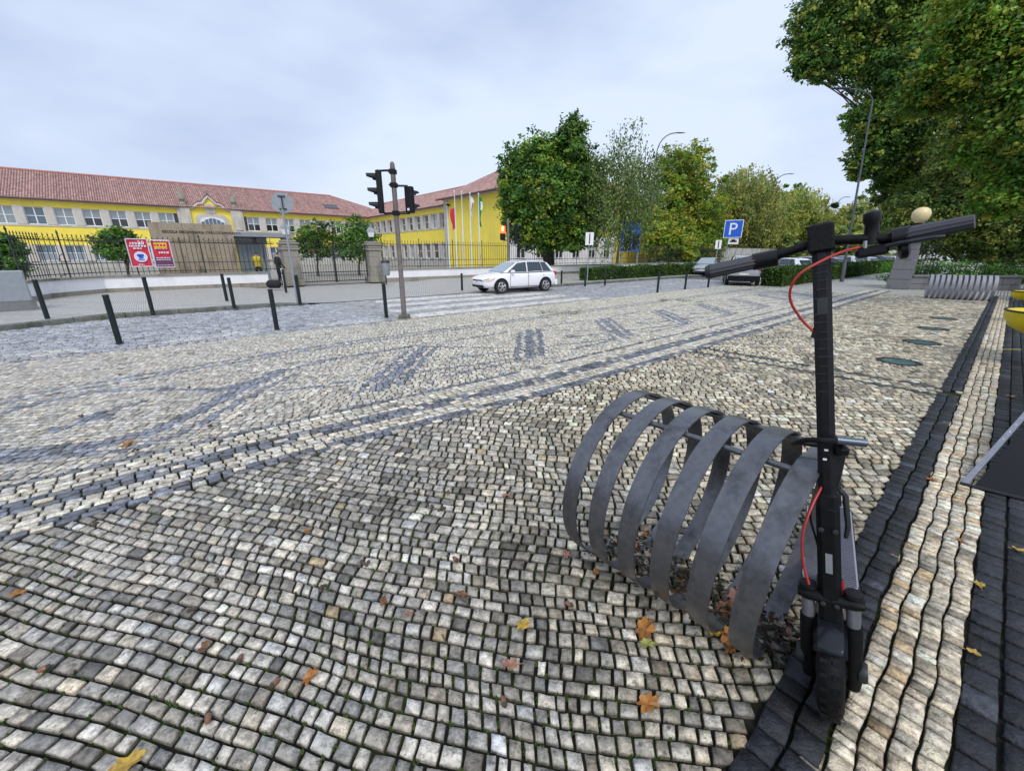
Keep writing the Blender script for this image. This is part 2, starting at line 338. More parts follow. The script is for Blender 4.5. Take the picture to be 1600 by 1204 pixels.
# ---------------------------------------------------------------- paving stones
def warp(x,y,k=1.0):
    """gentle waves that bend the courses; one continuous map, so neighbours stay together"""
    return (x+k*(.10*np.sin(y*1.1+.6)+.05*np.sin(y*2.7+x*.9)+.03*np.sin(x*3.1+1.3)),
            y+k*(.16*np.cos(x*1.25+.4)+.06*np.sin(x*2.6+y*1.3)+.035*np.sin(x*5.1+y*.7)))
ST_DATA=[]   # (outline (k,8,2), colour (k,3), height (k), level)
def lattice(x0,x1,y0,y1,row,ln,ang,origin,inside,color,wk=1.0,gap=.0075,jit=.16,rowv=.12,lenv=.28,fan=None,colgap=1.0,lv=0.0):
    rows=[];y=y0;c_=math.cos(ang);s_=math.sin(ang)
    O=np.array(origin[:2]); outl=[]
    while y<y1:
        h=row*(1+rng.uniform(-rowv,rowv)); n=int((x1-x0)/ln*1.3)+2
        ls=ln*(1+rng.uniform(-lenv,lenv,n)); xs=x0+np.concatenate([[0],np.cumsum(ls)])+rng.uniform(0,ln)
        xs=xs[xs<x1]; a=xs[:-1];b=xs[1:]; k=len(a)
        g=gap/2
        j=lambda s=jit: rng.uniform(-1,1,k)*s*row*.42
        # eight-point outline, corners and mid-sides uneven
        ax,bx=a+g*colgap,b-g*colgap; ay,by=y+g,y+h-g
        mx=(a+b)/2; my=y+h/2
        jc=lambda: abs(j())*.62
        c0=np.stack([ax+jc(),ay+jc()],1); c1=np.stack([bx-jc(),ay+jc()],1); c2=np.stack([bx-jc(),by-jc()],1); c3=np.stack([ax+jc(),by-jc()],1)
        e=lambda p,q: p*(.5)+q*.5+np.stack([j(.055),j(.055)],1)
        P=np.stack([c0,e(c0,c1),c1,e(c1,c2),c2,e(c2,c3),c3,e(c3,c0)],1)
        outl.append(P); y+=h
    P=np.concatenate(outl)
    if fan is not None: X,Y=fan(P[...,0],P[...,1])
    else: X,Y=warp(P[...,0],P[...,1],wk)
    WX=O[0]+X*c_-Y*s_; WY=O[1]+X*s_+Y*c_
    cx,cy=WX.mean(1),WY.mean(1)
    t,n=cx*CT+cy*ST,-cx*ST+cy*CT
    # in the view (with a margin for a step aside)
    dpt=cy*math.cos(PITCH)+CH*math.sin(PITCH); vis=(cx>-1.27*dpt-1.3)&(cx<1.27*dpt+2.4)&(cy>.25)
    keep=inside(t,n,cx,cy)&vis
    WX,WY,cx,cy,t,n=[q[keep] for q in (WX,WY,cx,cy,t,n)]
    col=color(t,n,cx,cy)
    ST_DATA.append((WX,WY,cx,cy,col,np.full(len(cx),lv)))
def vnoise(x,y,s,seed=0):
    return (np.sin(x*s*1.7+seed*3.1+1.3*np.sin(y*s*1.1+seed))+np.sin(y*s*1.9-seed*1.7+1.1*np.sin(x*s*.9+2+seed))+np.sin((x+y)*s*1.2+seed))/3
def palette(k,base,spread,warm=None,dark=0):
    v=np.clip(rng.normal(1,spread,k),.35,1.7)[:,None]; c=np.array(base)[None,:]*v
    hue=rng.normal(0,1,k)[:,None]; c=c*(1+hue*np.array([.032,.006,-.038])[None,:])
    return c
def field_col(t,n,cx,cy):
    k=len(t); d=np.hypot(cx,cy)
    warm=np.clip((cx+.28*cy-.1)/1.7,0,1)[:,None]
    cool=np.array([.475,.445,.39]); wm=np.array([.62,.54,.39])
    warm=warm*.85+.1
    b=cool*(1-warm)+wm*warm
    c=palette(k,(1,1,1),.23)*b
    grey=rng.random(k)<.30; c[grey]*=rng.uniform(.42,.80,(grey.sum(),1))
    pale=rng.random(k)<.09; c[pale]*=1.35
    och=rng.random(k)<.008; c[och]=np.array([.50,.39,.24])*rng.uniform(.8,1.1,(och.sum(),1))
    c*= (1+.10*vnoise(cx,cy,1.4,2)+.10*vnoise(cx,cy,4.1,7))[:,None]; c[vnoise(cx,cy,2.3,4)>.45]*=.78
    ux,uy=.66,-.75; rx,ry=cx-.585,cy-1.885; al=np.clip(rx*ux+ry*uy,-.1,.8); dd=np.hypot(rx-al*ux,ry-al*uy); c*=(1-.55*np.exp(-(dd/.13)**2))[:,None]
    # the two dark cross lines and the far pair
    dl=((abs(t-6.46)<.055)|(abs(t-6.83)<.055)|(abs(t-16.1)<.06)|(abs(t-24)<.06))&(n>.2)&(n<3.0)
    c[dl]=palette(dl.sum(),(.075,.085,.075),.25)
    return c
DK=(.175,.185,.21)
def dark(k): return palette(k,DK,.28)
def pale(k): return palette(k,(.64,.59,.48),.22)
def band_col(t,n,cx,cy):
    s_=bsh(t); m=(n-3.03-s_)/(1-.45*s_/.95); c=pale(len(t)); cool=(cx<2)[:,None]; 
    dk=(m<.146)|((m>.365)&(m<.60))|(m>.875)
    dk&=rng.random(len(t))>.13; c[dk]=dark(dk.sum()); return c
def segd(t,n,a,b):
    a=np.array(a);b=np.array(b);d=b-a;L2=(d**2).sum();u=np.clip(((t-a[0])*d[0]+(n-a[1])*d[1])/L2,0,1)
    return np.hypot(t-a[0]-u*d[0],n-a[1]-u*d[1])
def motif_col(t,n,cx,cy):
    k=len(t); c=pale(k); left=np.clip((6-t)/8,0,1)[:,None]
    c=c*(1-.14*left)+np.array([0,.0,.02])*left
    dk=np.zeros(k,bool)
    line=lambda a,b,w: segd(t,n,a,b)<w
    # twin thin lines closing the ornamental strip towards the road
    on=7.45-.75*np.clip((3-t)/5,0,1)**1.5
    dk|=(abs(n-on)<.05)&(t>-4); dk|=(abs(n-on+.22)<.04)
    # lens round the small square
    A=[(-1.9,5.55),(-1.2,6.35),(-.7,6.5),(-.2,6.15),(.35,5.65),(.9,5.9),(1.6,6.3),(3.3,6.35)]
    B=[(-1.9,5.5),(-1.2,4.85),(-.55,4.55),(-.2,4.65),(.05,4.95),(.5,5.45),(1.1,6.1)]
    for P_,w in ((A,.05),(B,.10)):
        for i in range(len(P_)-1): dk|=line(P_[i],P_[i+1],w)
    B2=[(p[0]+.12,p[1]-.26) for p in B]
    for i in range(len(B2)-1): dk|=line(B2[i],B2[i+1],.04)
    dk|=(abs(t+.65)<.13)&(abs(n-5.42)<.16)
    dk|=line((-.95,5.25),(-.78,5.32),.05)|line((-.5,5.62),(-.3,5.7),.05)
    # slanting triple bars along the strip
    for i,t0 in enumerate(np.arange(1.75,60,2.42)):
        a,b=(t0,4.45),(t0+1.55,6.15)
        dk|=line(a,b,.085)
        for o,w in ((-.26,.045),(.27,.05)): dk|=line((a[0]+o,a[1]),(b[0]+o,b[1]),w)
        a2=(t0+.9,4.42); b2=(t0+2.2,4.42); dk|=line(a2,b2,.038); dk|=line((t0-.3,6.3),(t0+1.1,6.3),.036)
        dk|=line((t0-.9,5.15),(t0+2.3,4.5),.034); dk|=line((t0+1.6,6.15),(t0+2.5,5.3),.036)
        sq=(abs(t-(t0+1.75))<.1)&(abs(n-5.2)<.1); dk|=sq
    f=np.where(abs(t-5.2)<1.15,1.15,1.45)[dk][:,None]; c[dk]=dark(dk.sum())*f; return c
def stripe_dark(t,n,cx,cy):
    c=palette(len(t),(.015,.017,.022),.6); g=rng.random(len(t))<.12; c[g]*=2.2; return c
def stripe_light(t,n,cx,cy):
    c=palette(len(t),(.68,.59,.44),.22); o=rng.random(len(t))<.1; c[o]=np.array([.60,.45,.26]); g=rng.random(len(t))<.12; c[g]*=.6; return c
eT=PHI; O0=(0,0)
# right hand stripes (courses run with the street)
lattice(-1,24,.028,.205,.088,.085,eT,O0,lambda t,n,x,y:(n>.0)&(n<.235)&~(abs(t-6.65)<.10)&~(abs(t-16.1)<.1),stripe_dark,lv=.0085,fan=lambda x,y:(x,y+.004*np.sin(x*9)+.0035*np.sin(x*23+y*9)),wk=0.0,jit=.16,rowv=.02,gap=.005)
lattice(-1,24,-.235,.025,.0645,.052,eT,O0,lambda t,n,x,y:(n>-.26)&(n<.05),stripe_light,lv=.004,fan=lambda x,y:(x,y+.004*np.sin(x*9)+.0035*np.sin(x*23+y*9)),wk=0.0,jit=.24,rowv=.02,gap=.004,lenv=.34)
lattice(-1,24,-1.035,-.236,.10,.11,eT,O0,lambda t,n,x,y:(n>-1.2)&(n<-.22),stripe_dark,wk=0.0,jit=.2,rowv=0,gap=.006,lv=.001)
lattice(-1,24,-2.9,-1.05,.30,.6,eT,O0,lambda t,n,x,y:(n>-3)&(n<-1.04),lambda t,n,x,y:palette(len(t),(.26,.26,.27),.1),wk=0.0,jit=.02,rowv=.0,lenv=.1)
# wide field between stripe and band
def bsh(t):
    u=np.clip((4-t)/4,0,1); return .21*u*u*(3-2*u)
def fanmap(x,y):
    # the setts near the tree side are cut smaller than those farther out
    rho=np.maximum(np.hypot(x,y),.2); s=.93*rho**.25; x,y=x*s,y*s
    # arcs of a scallop laying: courses bow across bays about 1.5 m wide
    yy=y+.012*np.cos((x-.3)*1.3)+.007*np.sin(x*4.1+y*1.3)+.03*np.sin(y*1.7+1)+.004*np.sin(x*9+y*5); xx=x+.04*np.sin(y*1.6)+.03*np.sin(y*3.3+x)+.012*np.sin(y*11+x*4)+.25*np.clip(-x-.2,0,3)*0
    return xx,yy
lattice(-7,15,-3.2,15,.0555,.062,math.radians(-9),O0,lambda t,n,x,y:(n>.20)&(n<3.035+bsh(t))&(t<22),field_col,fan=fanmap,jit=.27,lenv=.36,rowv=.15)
# dark/pale striped band, courses along it
lattice(-9,24,3.03,3.98,.0731,.095,eT,O0,lambda t,n,x,y:(n>3.0)&(n<4.4),band_col,fan=lambda x,y:(x,y+bsh(x)*(1-.45*(y-3.03)/.95)),wk=0,jit=.22,rowv=0,lv=.005)
# ornamental strip and the pavement up to the road
lattice(-12,26,0,26,.072,.078,math.radians(10),O0,lambda t,n,x,y:(n>3.99+.55*bsh(t))&(n<9.13)&(t<22),motif_col,fan=lambda x,y:(x+.05*np.sin(y*1.2),y+.10*np.cos(x*1.1)+.04*np.sin(x*3.1+y)),jit=.16)
# road setts and the pale bars of the crossing
def road_col(t,n,cx,cy):
    k=len(t); c=palette(k,(.40,.405,.42),.22)
    cross=(t>4.2)&(t<11.9)
    c[cross]=palette(cross.sum(),(.40,.395,.38),.22)
    bar=cross&(np.mod(n-9.3,1.25)<.62)&(t>4.5+.25*(n-9.2))&(t<11.7+.25*(n-9.2)); c[bar]=palette(bar.sum(),(.72,.70,.65),.16)
    lip=cross&((abs(n-9.25)<.1)); c[lip]=palette(lip.sum(),(.40,.37,.31),.15)
    gm=(~cross)&(t<4.2)&(n<9.9)&(n>9.45)&((np.mod(t,2.6)<1.5)); c[gm]=palette(gm.sum(),(.55,.54,.50),.2)
    gm=(t>16)&(abs(n-11.6)<.09)&(np.mod(t,4)<2.2); c[gm]=palette(gm.sum(),(.6,.6,.58),.1)
    return c
lattice(-12,26,9.16,14.02,.11,.155,eT,O0,lambda t,n,x,y:(n>9.14)&(n<np.where(t>-1,14.0,14.0-(-1-t)*.55)-.01),road_col,wk=.25,jit=.12)
# assemble
WX=np.concatenate([d[0] for d in ST_DATA]); WY=np.concatenate([d[1] for d in ST_DATA]); CX=np.concatenate([d[2] for d in ST_DATA]); CY=np.concatenate([d[3] for d in ST_DATA]); CC=np.clip(np.concatenate([d[4] for d in ST_DATA]),.008,.85)
LVL=np.concatenate([d[5] for d in ST_DATA]); DIST=np.hypot(CX,CY); order=np.argsort(DIST+ (CY<.62)*50)   # what shows largest first
tt,nn=CX*CT+CY*ST,-CX*ST+CY*CT
def stones_mesh(name,idx,octo,cols_amp=.0):
    x,y=WX[idx],WY[idx]; cx,cy=CX[idx][:,None],CY[idx][:,None]; k=len(idx)
    if not octo: x,y=x[:,::2],y[:,::2]
    m=x.shape[1]
    fl=np.where(LVL[idx]>0,.45,1.0)[:,None]; tx,ty=rng.normal(0,.030,(k,1))*fl,rng.normal(0,.030,(k,1))*fl; hh=rng.uniform(-.0025,.003,(k,1))
    far=np.clip(1.3-DIST[idx]/16,.25,1)[:,None]
    dz=((x-cx)*tx+(y-cy)*ty)*far+hh*far+LVL[idx][:,None]
    ins=.925
    xi,yi=cx+(x-cx)*ins,cy+(y-cy)*ins; zi=dz+.001+ (rng.uniform(-.0026,.0022,x.shape) if octo else 0)
    zo=dz-.005; zb=np.full_like(x,-.03)
    rings=[(cx,cy,zi.mean(1,keepdims=True)+.0016)] if octo else []
    V=[np.concatenate([xi,x,x+(x-cx)*.03],1),np.concatenate([yi,y,y+(y-cy)*.03],1),np.concatenate([zi,zo,zb],1)]
    if octo:
        V=[np.concatenate([V[0],cx],1),np.concatenate([V[1],cy],1),np.concatenate([V[2],zi.mean(1,keepdims=True)+.002],1)]
    nv=V[0].shape[1]; V=np.stack(V,2).reshape(-1,3); base=(np.arange(k)*nv)[:,None]
    q=[]
    for i in range(m):
        j=(i+1)%m; q.append([i,j,j+0,i]) if False else None
    side=[[m+i,m+(i+1)%m,(i+1)%m,i] for i in range(m)]+[[2*m+i,2*m+(i+1)%m,m+(i+1)%m,m+i] for i in range(m)]
    if octo:
        top=[[i,(i+1)%m,(i+2)%m,3*m] for i in range(0,m,2)]
    else: top=[[0,1,2,3]]
    fc=np.array(side+top); F=(base[:,None,:]*1+fc[None,:,:]).reshape(-1,4) if False else (base.reshape(-1,1,1)+fc[None]).reshape(-1,4)
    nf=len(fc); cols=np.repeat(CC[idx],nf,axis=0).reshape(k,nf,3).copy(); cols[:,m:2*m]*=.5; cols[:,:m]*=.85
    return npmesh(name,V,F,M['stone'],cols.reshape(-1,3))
isroad=nn>9.14
near=order[~isroad[order]][:300]; nearset=np.zeros(len(CX),bool); nearset[near]=True
ro=order[isroad[order]]; rnear=ro[:300]; nearset[rnear]=True
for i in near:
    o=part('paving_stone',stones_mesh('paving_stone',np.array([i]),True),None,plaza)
for i in rnear:
    o=part('sett',stones_mesh('sett',np.array([i]),False),None,road)
rest=np.where(~nearset&~isroad)[0]
mid=rest[DIST[rest]<5.0]; far=rest[DIST[rest]>=5.0]
part('paving_stones',stones_mesh('paving_stones',mid,True),None,plaza,kind='stuff')
part('distant_paving_stones',stones_mesh('distant_paving_stones',far,False),None,plaza,kind='stuff')
part('setts',stones_mesh('setts',np.where(~nearset&isroad)[0],False),None,road,kind='stuff')
print('stones',len(CX))
# beyond the stones that can be told apart
o=sheet('distant_pavement',tnpoly([(21.9,-14),(110,-14),(110,9.15),(21.9,9.15)]),-.004,M['calcada'])
o=sheet('distant_road',tnpoly([(25.9,9.15),(160,9.15),(160,14),(25.9,14)]),-.003,M['asphalt'])
# moss in joints
mbm=MB(); cnt=0
sel=rng.choice(np.where((DIST<5.5)&(nn>.25)&(nn<8))[0],4200,replace=False)
for i in sel:
    if vnoise(CX[i],CY[i],2.2,5)<-.25: continue
    k=rng.integers(0,8); x,y=WX[i][k],WY[i][k]
    for _ in range(5):
        a=rng.uniform(0,6.28); r=rng.uniform(.0,.012); h=rng.uniform(.004,.012); b=rng.uniform(.003,.008)
        X,Y=x+r*math.cos(a),y+r*math.sin(a); 
        mbm.add([(X-b,Y-b,-.012),(X+b,Y-b*.6,-.012),(X+.2*b,Y+b,-.012),(X+rng.uniform(-.004,.004),Y+rng.uniform(-.004,.004),h-.006)],[(0,1,3),(1,2,3),(2,0,3)])
mo=part('moss',mbm,M['moss'],plaza,kind='stuff')
# ---------------------------------------------------------------- leaves for trees
def leaf_cloud(name,blobs,nleaf,size,cols,parent=None,droop=0,clump=.22,m=None,kind='stuff',shell=.5,elong=1.0,yscale=.8,sub=26):
    """blobs: list of (centre, (rx,ry,rz)); leaf-sized faces gathered in clumps near the outside of each blob"""
    vol=np.array([b[1][0]*b[1][2] for b in blobs]); per=np.maximum(30,(nleaf*vol/vol.sum()).astype(int)); Vs=[];Cs=[]
    for (c,r),k in zip(blobs,per):
        K=max(5,k//sub); d=rng.normal(0,1,(K,3)); d/=np.linalg.norm(d,axis=1)[:,None]
        rad=rng.uniform(shell**2,1,K)**.5; spray=rng.random(K)<.22; rad[spray]=rng.uniform(1.0,1.28,spray.sum()); cc=d*rad[:,None]*np.array(r)[None]
        rm=np.mean(r)
        ci=rng.integers(0,K,k); off=rng.normal(0,1,(k,3))*np.where(spray,.55,1.0)[ci][:,None]*np.array([1,1,.62 if not droop else 1.6])[None]*clump*min(rm,1.6)
        if droop: off[:,2]-=abs(off[:,2])*droop*.5
        P=cc[ci]+off+np.array(c)[None]
        nrm=d[ci]*.5+rng.normal(0,.6,(k,3))+np.array([0,0,.7])[None]; nrm/=np.linalg.norm(nrm,axis=1)[:,None]
        a=np.cross(nrm,rng.normal(0,1,(k,3))); a/=np.linalg.norm(a,axis=1)[:,None]
        if droop: a=a*.5+np.array([0,0,-1.])[None]*.8; a/=np.linalg.norm(a,axis=1)[:,None]
        b=np.cross(nrm,a); b/=np.linalg.norm(b,axis=1)[:,None]
        s=(size*rng.uniform(.6,1.3,k))[:,None]
        q=np.stack([P-a*s*.5*elong,P+b*s*.32-a*s*.05,P+a*s*.55*elong,P-b*s*.32-a*s*.05],1)
        Vs.append(q)
        cl=rng.random(K)[ci]; base=np.array(cols)[np.minimum((cl*len(cols)).astype(int),len(cols)-1)]
        base=base*rng.uniform(.7,1.3,(k,1))*(1+.25*rng.normal(0,1,K)[ci][:,None]).clip(.5,1.6); Cs.append(base*2.5*np.array([.98,1.04,.95])*rng.uniform(.75,1.3))
    V=np.concatenate(Vs).reshape(-1,3); C=np.clip(np.concatenate(Cs),.004,.5); F=np.arange(len(V)).reshape(-1,4)
    if parent is not None: V=V-np.array(parent.location)[None]
    o=part(name,npmesh(name,V,F,m or M['leaf'],C),None,parent); 
    if kind: o['kind']=kind
    return o
G1=[(.030,.062,.012),(.045,.095,.016),(.065,.125,.020),(.024,.05,.014)]
G2=[(.10,.15,.018),(.16,.20,.02),(.07,.12,.018),(.21,.22,.025)]
G3=[(.06,.09,.03),(.085,.115,.035),(.11,.13,.03),(.05,.07,.028)]
GB=[(.025,.045,.015),(.035,.06,.018),(.05,.075,.02),(.075,.095,.02),(.16,.15,.02),(.12,.14,.018)]
def tree(label,base,blobs,nleaf,size,cols,tr=.2,bark='bark',droop=0,group=None,name='tree',limbs=7,shell=.5,clump=.22,forks=1,elong=1.0,sub=26):
    """blobs given as (px,py,Y,rx_px,rz_px): placed at their own distance and real size"""
    t=thing(name,label,'tree',base,group=group); B=[]
    for px,py,Y,rx,rz in blobs:
        c=hp(px,py,Y); dep=Y*math.cos(PITCH)-(c.z-CH)*math.sin(PITCH); sx,sz=rx/640*dep,rz/640*dep*math.cos(PITCH*.6); B.append((tuple(c),(sx,min(sx,sz*1.1)*.9,sz)))
    mb=MB(); base=Vector(base); cen=sum((Vector(b[0]) for b in B),Vector())/len(B)
    for k in range(forks):
        o=Vector((random.uniform(-1,1)*tr*1.5,random.uniform(-1,1)*tr,0)) if forks>1 else Vector()
        top=base.lerp(cen,.75)+o*2.5; 
        mb.path([base+o-Vector((0,0,.2)),base+o+Vector((0,0,.3)),base.lerp(top,.35)+o,base.lerp(top,.7)+Vector((random.uniform(-.2,.2),0,0))+o,top],[tr*1.5,tr*1.1,tr*.9,tr*.7,tr*.3],9)
    part('trunk',mb,M[bark],t,True,world=True)
    mb=MB()
    for b in B:
        for k in range(limbs):
            r=b[1]; d=Vector((random.gauss(0,1),random.gauss(0,1),random.gauss(.2,1))).normalized(); e=Vector(b[0])+Vector((d.x*r[0],d.y*r[1],d.z*r[2]))*.85
            s=base.lerp(cen,random.uniform(.35,.75)); midp=s.lerp(e,.5)+Vector((0,0,.12*(e-s).length*random.uniform(-.3,1)))
            mb.path([s,s.lerp(midp,.5)+Vector((random.uniform(-.2,.2),random.uniform(-.2,.2),random.uniform(-.1,.3))),midp,midp.lerp(e,.5)+Vector((random.uniform(-.2,.2),0,random.uniform(-.1,.3))),e],[tr*.3,tr*.22,tr*.14,tr*.08,tr*.03],5)
    part('limbs',mb,M[bark],t,world=True)
    leaf_cloud('crown',B,nleaf,size,cols,t,droop,shell=shell,clump=clump,elong=elong,sub=sub)
    return t
M['glossblack']=mat('gloss_black',(.010,.012,.017),.22,coat=.2,spec=.3)
M['stemblack']=mat('scuffed_stem_black',(.006,.006,.007),.42,var=.4,scale=30,dirt=(.02,.024,.028),dscale=9,spec=.3)
M['lockgrey']=mat('lock_barrel_grey',(.13,.16,.20),.3,metal=.5)
M['deckrib']=mat('deck_rib',(.10,.10,.13),.6)
# ================================================================ SCHOOL, main wing (local x = along street, y = away from street)
def roof_slope(mb,cols,O,U,V,vmin,vmax,u0,u1,pitch=.2,row=.36,base=(.47,.285,.255)):
    O,U,V=Vector(O),Vector(U).normalized(),Vector(V).normalized(); Nn=U.cross(V).normalized(); 
    if Nn.z<0: Nn=-Nn
    prof=[(0,0),(.28,.055),(.62,.055),(.9,0)]
    u=u0
    while u<u1-.01:
        lo,hi=vmin(u+pitch/2),vmax(u+pitch/2); v=lo; colv=random.uniform(.9,1.1)
        while v<hi-.02:
            v2=min(v+row,hi); vs=[]
            for a,h in prof:
                for vv,e in ((v,.03),(v2+.04,.0)): vs.append(O+U*(u+a*pitch/.9*.9)+V*vv+Nn*(h+e))
            mb.add(vs,[(2*k,2*k+2,2*k+3,2*k+1) for k in range(3)])
            c=np.array(base)*colv*random.uniform(.8,1.2)*(.8 if random.random()<.06 else 1); cols+= [c*.86,c*1.1,c*.92]
            v=v2
        u+=pitch
def roof_part(parent,slopes,name='roof'):
    mb=MB();cols=[]
    for s in slopes: roof_slope(mb,cols,*s)
    me=bpy.data.meshes.new(name); me.from_pydata(mb.v,[],mb.f); me.materials.append(M['tile']); setcols(me,np.array(cols)); me.update()
    return part(name,me,None,parent)
def window_mesh(w,h,cols=2,rows=2,fr=.07,dep=.08,mull=.06):
    mb=MB(); xs=[0,w]; 
    mb.box((0,0,h-fr/2),(w,dep,fr)); mb.box((0,0,fr/2),(w,dep,fr)); mb.box((-w/2+fr/2,0,h/2),(fr,dep,h-2*fr)); mb.box((w/2-fr/2,0,h/2),(fr,dep,h-2*fr))
    for i in range(1,cols): mb.box((-w/2+w*i/cols,0,h/2),(mull*(1.5 if cols==2 else 1),dep*.9,h-2*fr))
    for j in range(1,rows):
        for i in range(cols):
            mb.box((-w/2+w*(i+.5)/cols,0,h*j/rows),(w/cols-fr-mull*.4,dep*.8,mull))
    return mb.mesh('window',[M['wframe']])
def pane_mesh(w,h,m):
    mb=MB(); mb.box((0,0,0),(w,.012,h)); return mb.mesh('pane',[m])
WM={}
def add_window(parent,x,y,z,w,h,panes,cols=2,rows=2,rotz=0,fr=.07):
    key=(w,h,cols,rows,fr)
    if key not in WM: WM[key]=window_mesh(w,h,cols,rows,fr)
    f=part('window',WM[key],None,parent,loc=(x,y,z),rotz=rotz)
    pw,ph=w/cols-.03,h/rows-.03
    for j in range(rows):
        for i in range(cols):
            mk=panes[j] if isinstance(panes,(list,tuple)) else panes
            k2=(pw,ph,mk)
            if k2 not in WM: WM[k2]=pane_mesh(pw,ph,M[mk])
            part('pane',WM[k2],None,f,loc=(-w/2+w*(i+.5)/cols,.02,h*(j+.5)/rows))
    return f
main=thing('school_building','long two-storey yellow school wing with red tiled roof and baroque stone portal facing the street','school building',W(0,65,0),PHI)
TL,TR=-24,34
def bandbox(parent,name,x0,x1,z0,z1,y,m,dep=.3):
    mb=MB(); mb.box(((x0+x1)/2,y+dep/2,(z0+z1)/2),(x1-x0,dep,z1-z0)); return part(name,mb,m,parent)
P0,P1=3.9,10.5            # portal
for a,b in ((TL,P0),(P1,27.0)):
    bandbox(main,'yellow_band',a,b,6.05,6.62,0,M['yellow']); bandbox(main,'yellow_band',a,b,2.42,4.2,0,M['yellow'])
    bandbox(main,'plinth',a,b,-.3,.80,0,M['plinth'])
    bandbox(main,'sill_course',a,b,4.2,4.36,-.06,M['pier'],.34)
    bandbox(main,'cornice',a,b,6.62,6.80,-.22,M['pier'],.5)
xc=[-9.62+2.07*k for k in range(-6,7)]+[11.6+2.075*k for k in range(0,8)]
xc=[x for x in xc if x<2.9 or x>11]
up=0
def archpier(w,z0,z1,rise=.12):
    a=[(-w/2,z0),(w/2,z0),(w/2,z1-rise)]+[(w/2*math.cos(t),z1-rise+rise*math.sin(t)) for t in np.linspace(.35,math.pi-.35,6)]+[(-w/2,z1-rise)]
    mb=MB(); mb.prism(a,(0,0,0),(1,0,0),(0,0,1),(0,.5,0)); return mb.mesh('pier',[M['pier']])
pm=archpier(.66,4.362,6.14); pl=MB(); pl.box((0,.2,1.61),(.66,.5,1.612)); plm=pl.mesh('pier',[M['pier']])
xs=sorted(xc)
for i,x in enumerate(xs):
    dk=(-4.5<x<0.9) or x>11
    add_window(main,x,.16,4.37,1.41,1.66,['pane_dark','pane_grey'] if dk else ('pane_blue' if i%2 else 'pane_grey'))
    add_window(main,x,.16,.83,1.41,1.56,['pane_grey','pane_blue'] if i%3 else 'pane_blue',cols=4 if i%2 else 2)
    # backing so that the wall is closed round each window
for x in xs:
    for dx in (-1.035,1.035):
        if x+dx>P0-.3 and x+dx<P1+.3 : continue
        if dx<0 and any(abs(x+dx-(q+1.035))<.1 for q in xs): continue
        part('pier',pm,None,main,loc=(x+dx,-.09,0)); part('pier',plm,None,main,loc=(x+dx,-.07,0))
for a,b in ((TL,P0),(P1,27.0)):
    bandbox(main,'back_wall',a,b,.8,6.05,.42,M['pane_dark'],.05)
bandbox(main,'end_wall',TL-.2,TL,-.3,6.8,0,M['yellow'],11)
rl=math.hypot(5.9,3.17); Vv=(0,5.9,3.17)
def vhip(u): return rl if u<23.5 else max(0,rl*(1-(u-23.5)/9.5))
roof_part(main,[((0,-.45,6.78),(1,0,0),Vv,lambda u:0,vhip,TL,33.0),((33.2,-.4,6.78),(0,1,0),(-9.7,0,3.17),lambda u:0,lambda u:max(0,10.2*(1-abs(u-5.9)/5.9)),0,11.8)])
mb=MB(); mb.add([(TL,5.45,9.97),(23.5,5.45,9.97),(33,11.4,6.8),(TL,11.4,6.8)],[(0,1,2,3)]); mb.add([(TL,-.45,6.78),(TL,5.45,9.95),(TL,11.4,6.8)],[(0,1,2)]); part('back_roof',mb,M['tile2'],main)
mb=MB(); mb.path([(TL,5.45,10.02),(23.5,5.45,10.02)],.13,8); mb.path([(23.5,5.45,10.0),(28.3,2.5,8.35)],.11,8); part('ridge',mb,M['tile2'],main)
mb=MB()
mb.path([(TL,-.52,6.74),(P0+.2,-.52,6.74)],.085,8); mb.path([(P1-.2,-.52,6.74),(27,-.52,6.74)],.085,8); part('gutter',mb,M['gutter'],main)
# skylight near the right end
mb=MB(); o=Vector((22.2,1.9,8.13)); mb.box(o,(1.9,1.25,.12),Matrix.Rotation(math.atan2(3.17,5.9),3,'X')); sk=part('skylight',mb,M['pane_dark'],main)
# portal
mb=MB()
for a,b in ((P0,5.12),(9.22,P1)): mb=MB(); mb.box(((a+b)/2,-.02,3.1),(b-a,.55,7.0)); mb.box(((a+b)/2,-.12,5.2),(b-a-.5,.6,1.6)); part('portal_pilaster',mb,M['pier'],main)
cv=[(5.12,0),(9.22,0),(9.22,6.55),(8.85,6.62),(8.6,6.85),(8.3,7.15),(7.95,7.2),(7.85,7.22),(7.5,7.65),(7.17,8.0),(6.85,7.65),(6.5,7.22),(6.4,7.2),(6.05,7.15),(5.7,6.85),(5.5,6.62),(5.12,6.55)]
mb=MB(); mb.prism(cv,(0,.0,0),(1,0,0),(0,0,1),(0,.5,0)); part('portal_wall',mb,M['yellow'],main)
mb=MB(); top=[(3.6,6.66),(5.12,6.66)]+[(a,b+.1) for a,b in cv[:1:-1] if b>6.5][1:-1]+[(9.22,6.66),(10.8,6.66)]
mb.path([(a,-.12,b) for a,b in top],.13,8); part('portal_moulding',mb,M['pier'],main)
mb=MB()
for a,b in zip(top[:-1],top[1:]): mb.path([(a[0],.1,a[1]+.19),(b[0],.1,b[1]+.19)],.13,6)
mb.path([(7.17,.0,8.1),(7.17,0,8.55)],[.16,.03],6); part('portal_tiles',mb,M['gutter'],main)
mb=MB(); mb.prism([(6.75,6.25),(7.6,6.25),(7.7,6.5),(7.65,7.25),(6.7,7.25),(6.65,6.5)],(0,-.15,0),(1,0,0),(0,0,1),(0,.15,0)); mb.path([(7.17,-.18,6.2),(7.17,-.18,7.3)],.05); part('coat_of_arms',mb,M['pier'],main)
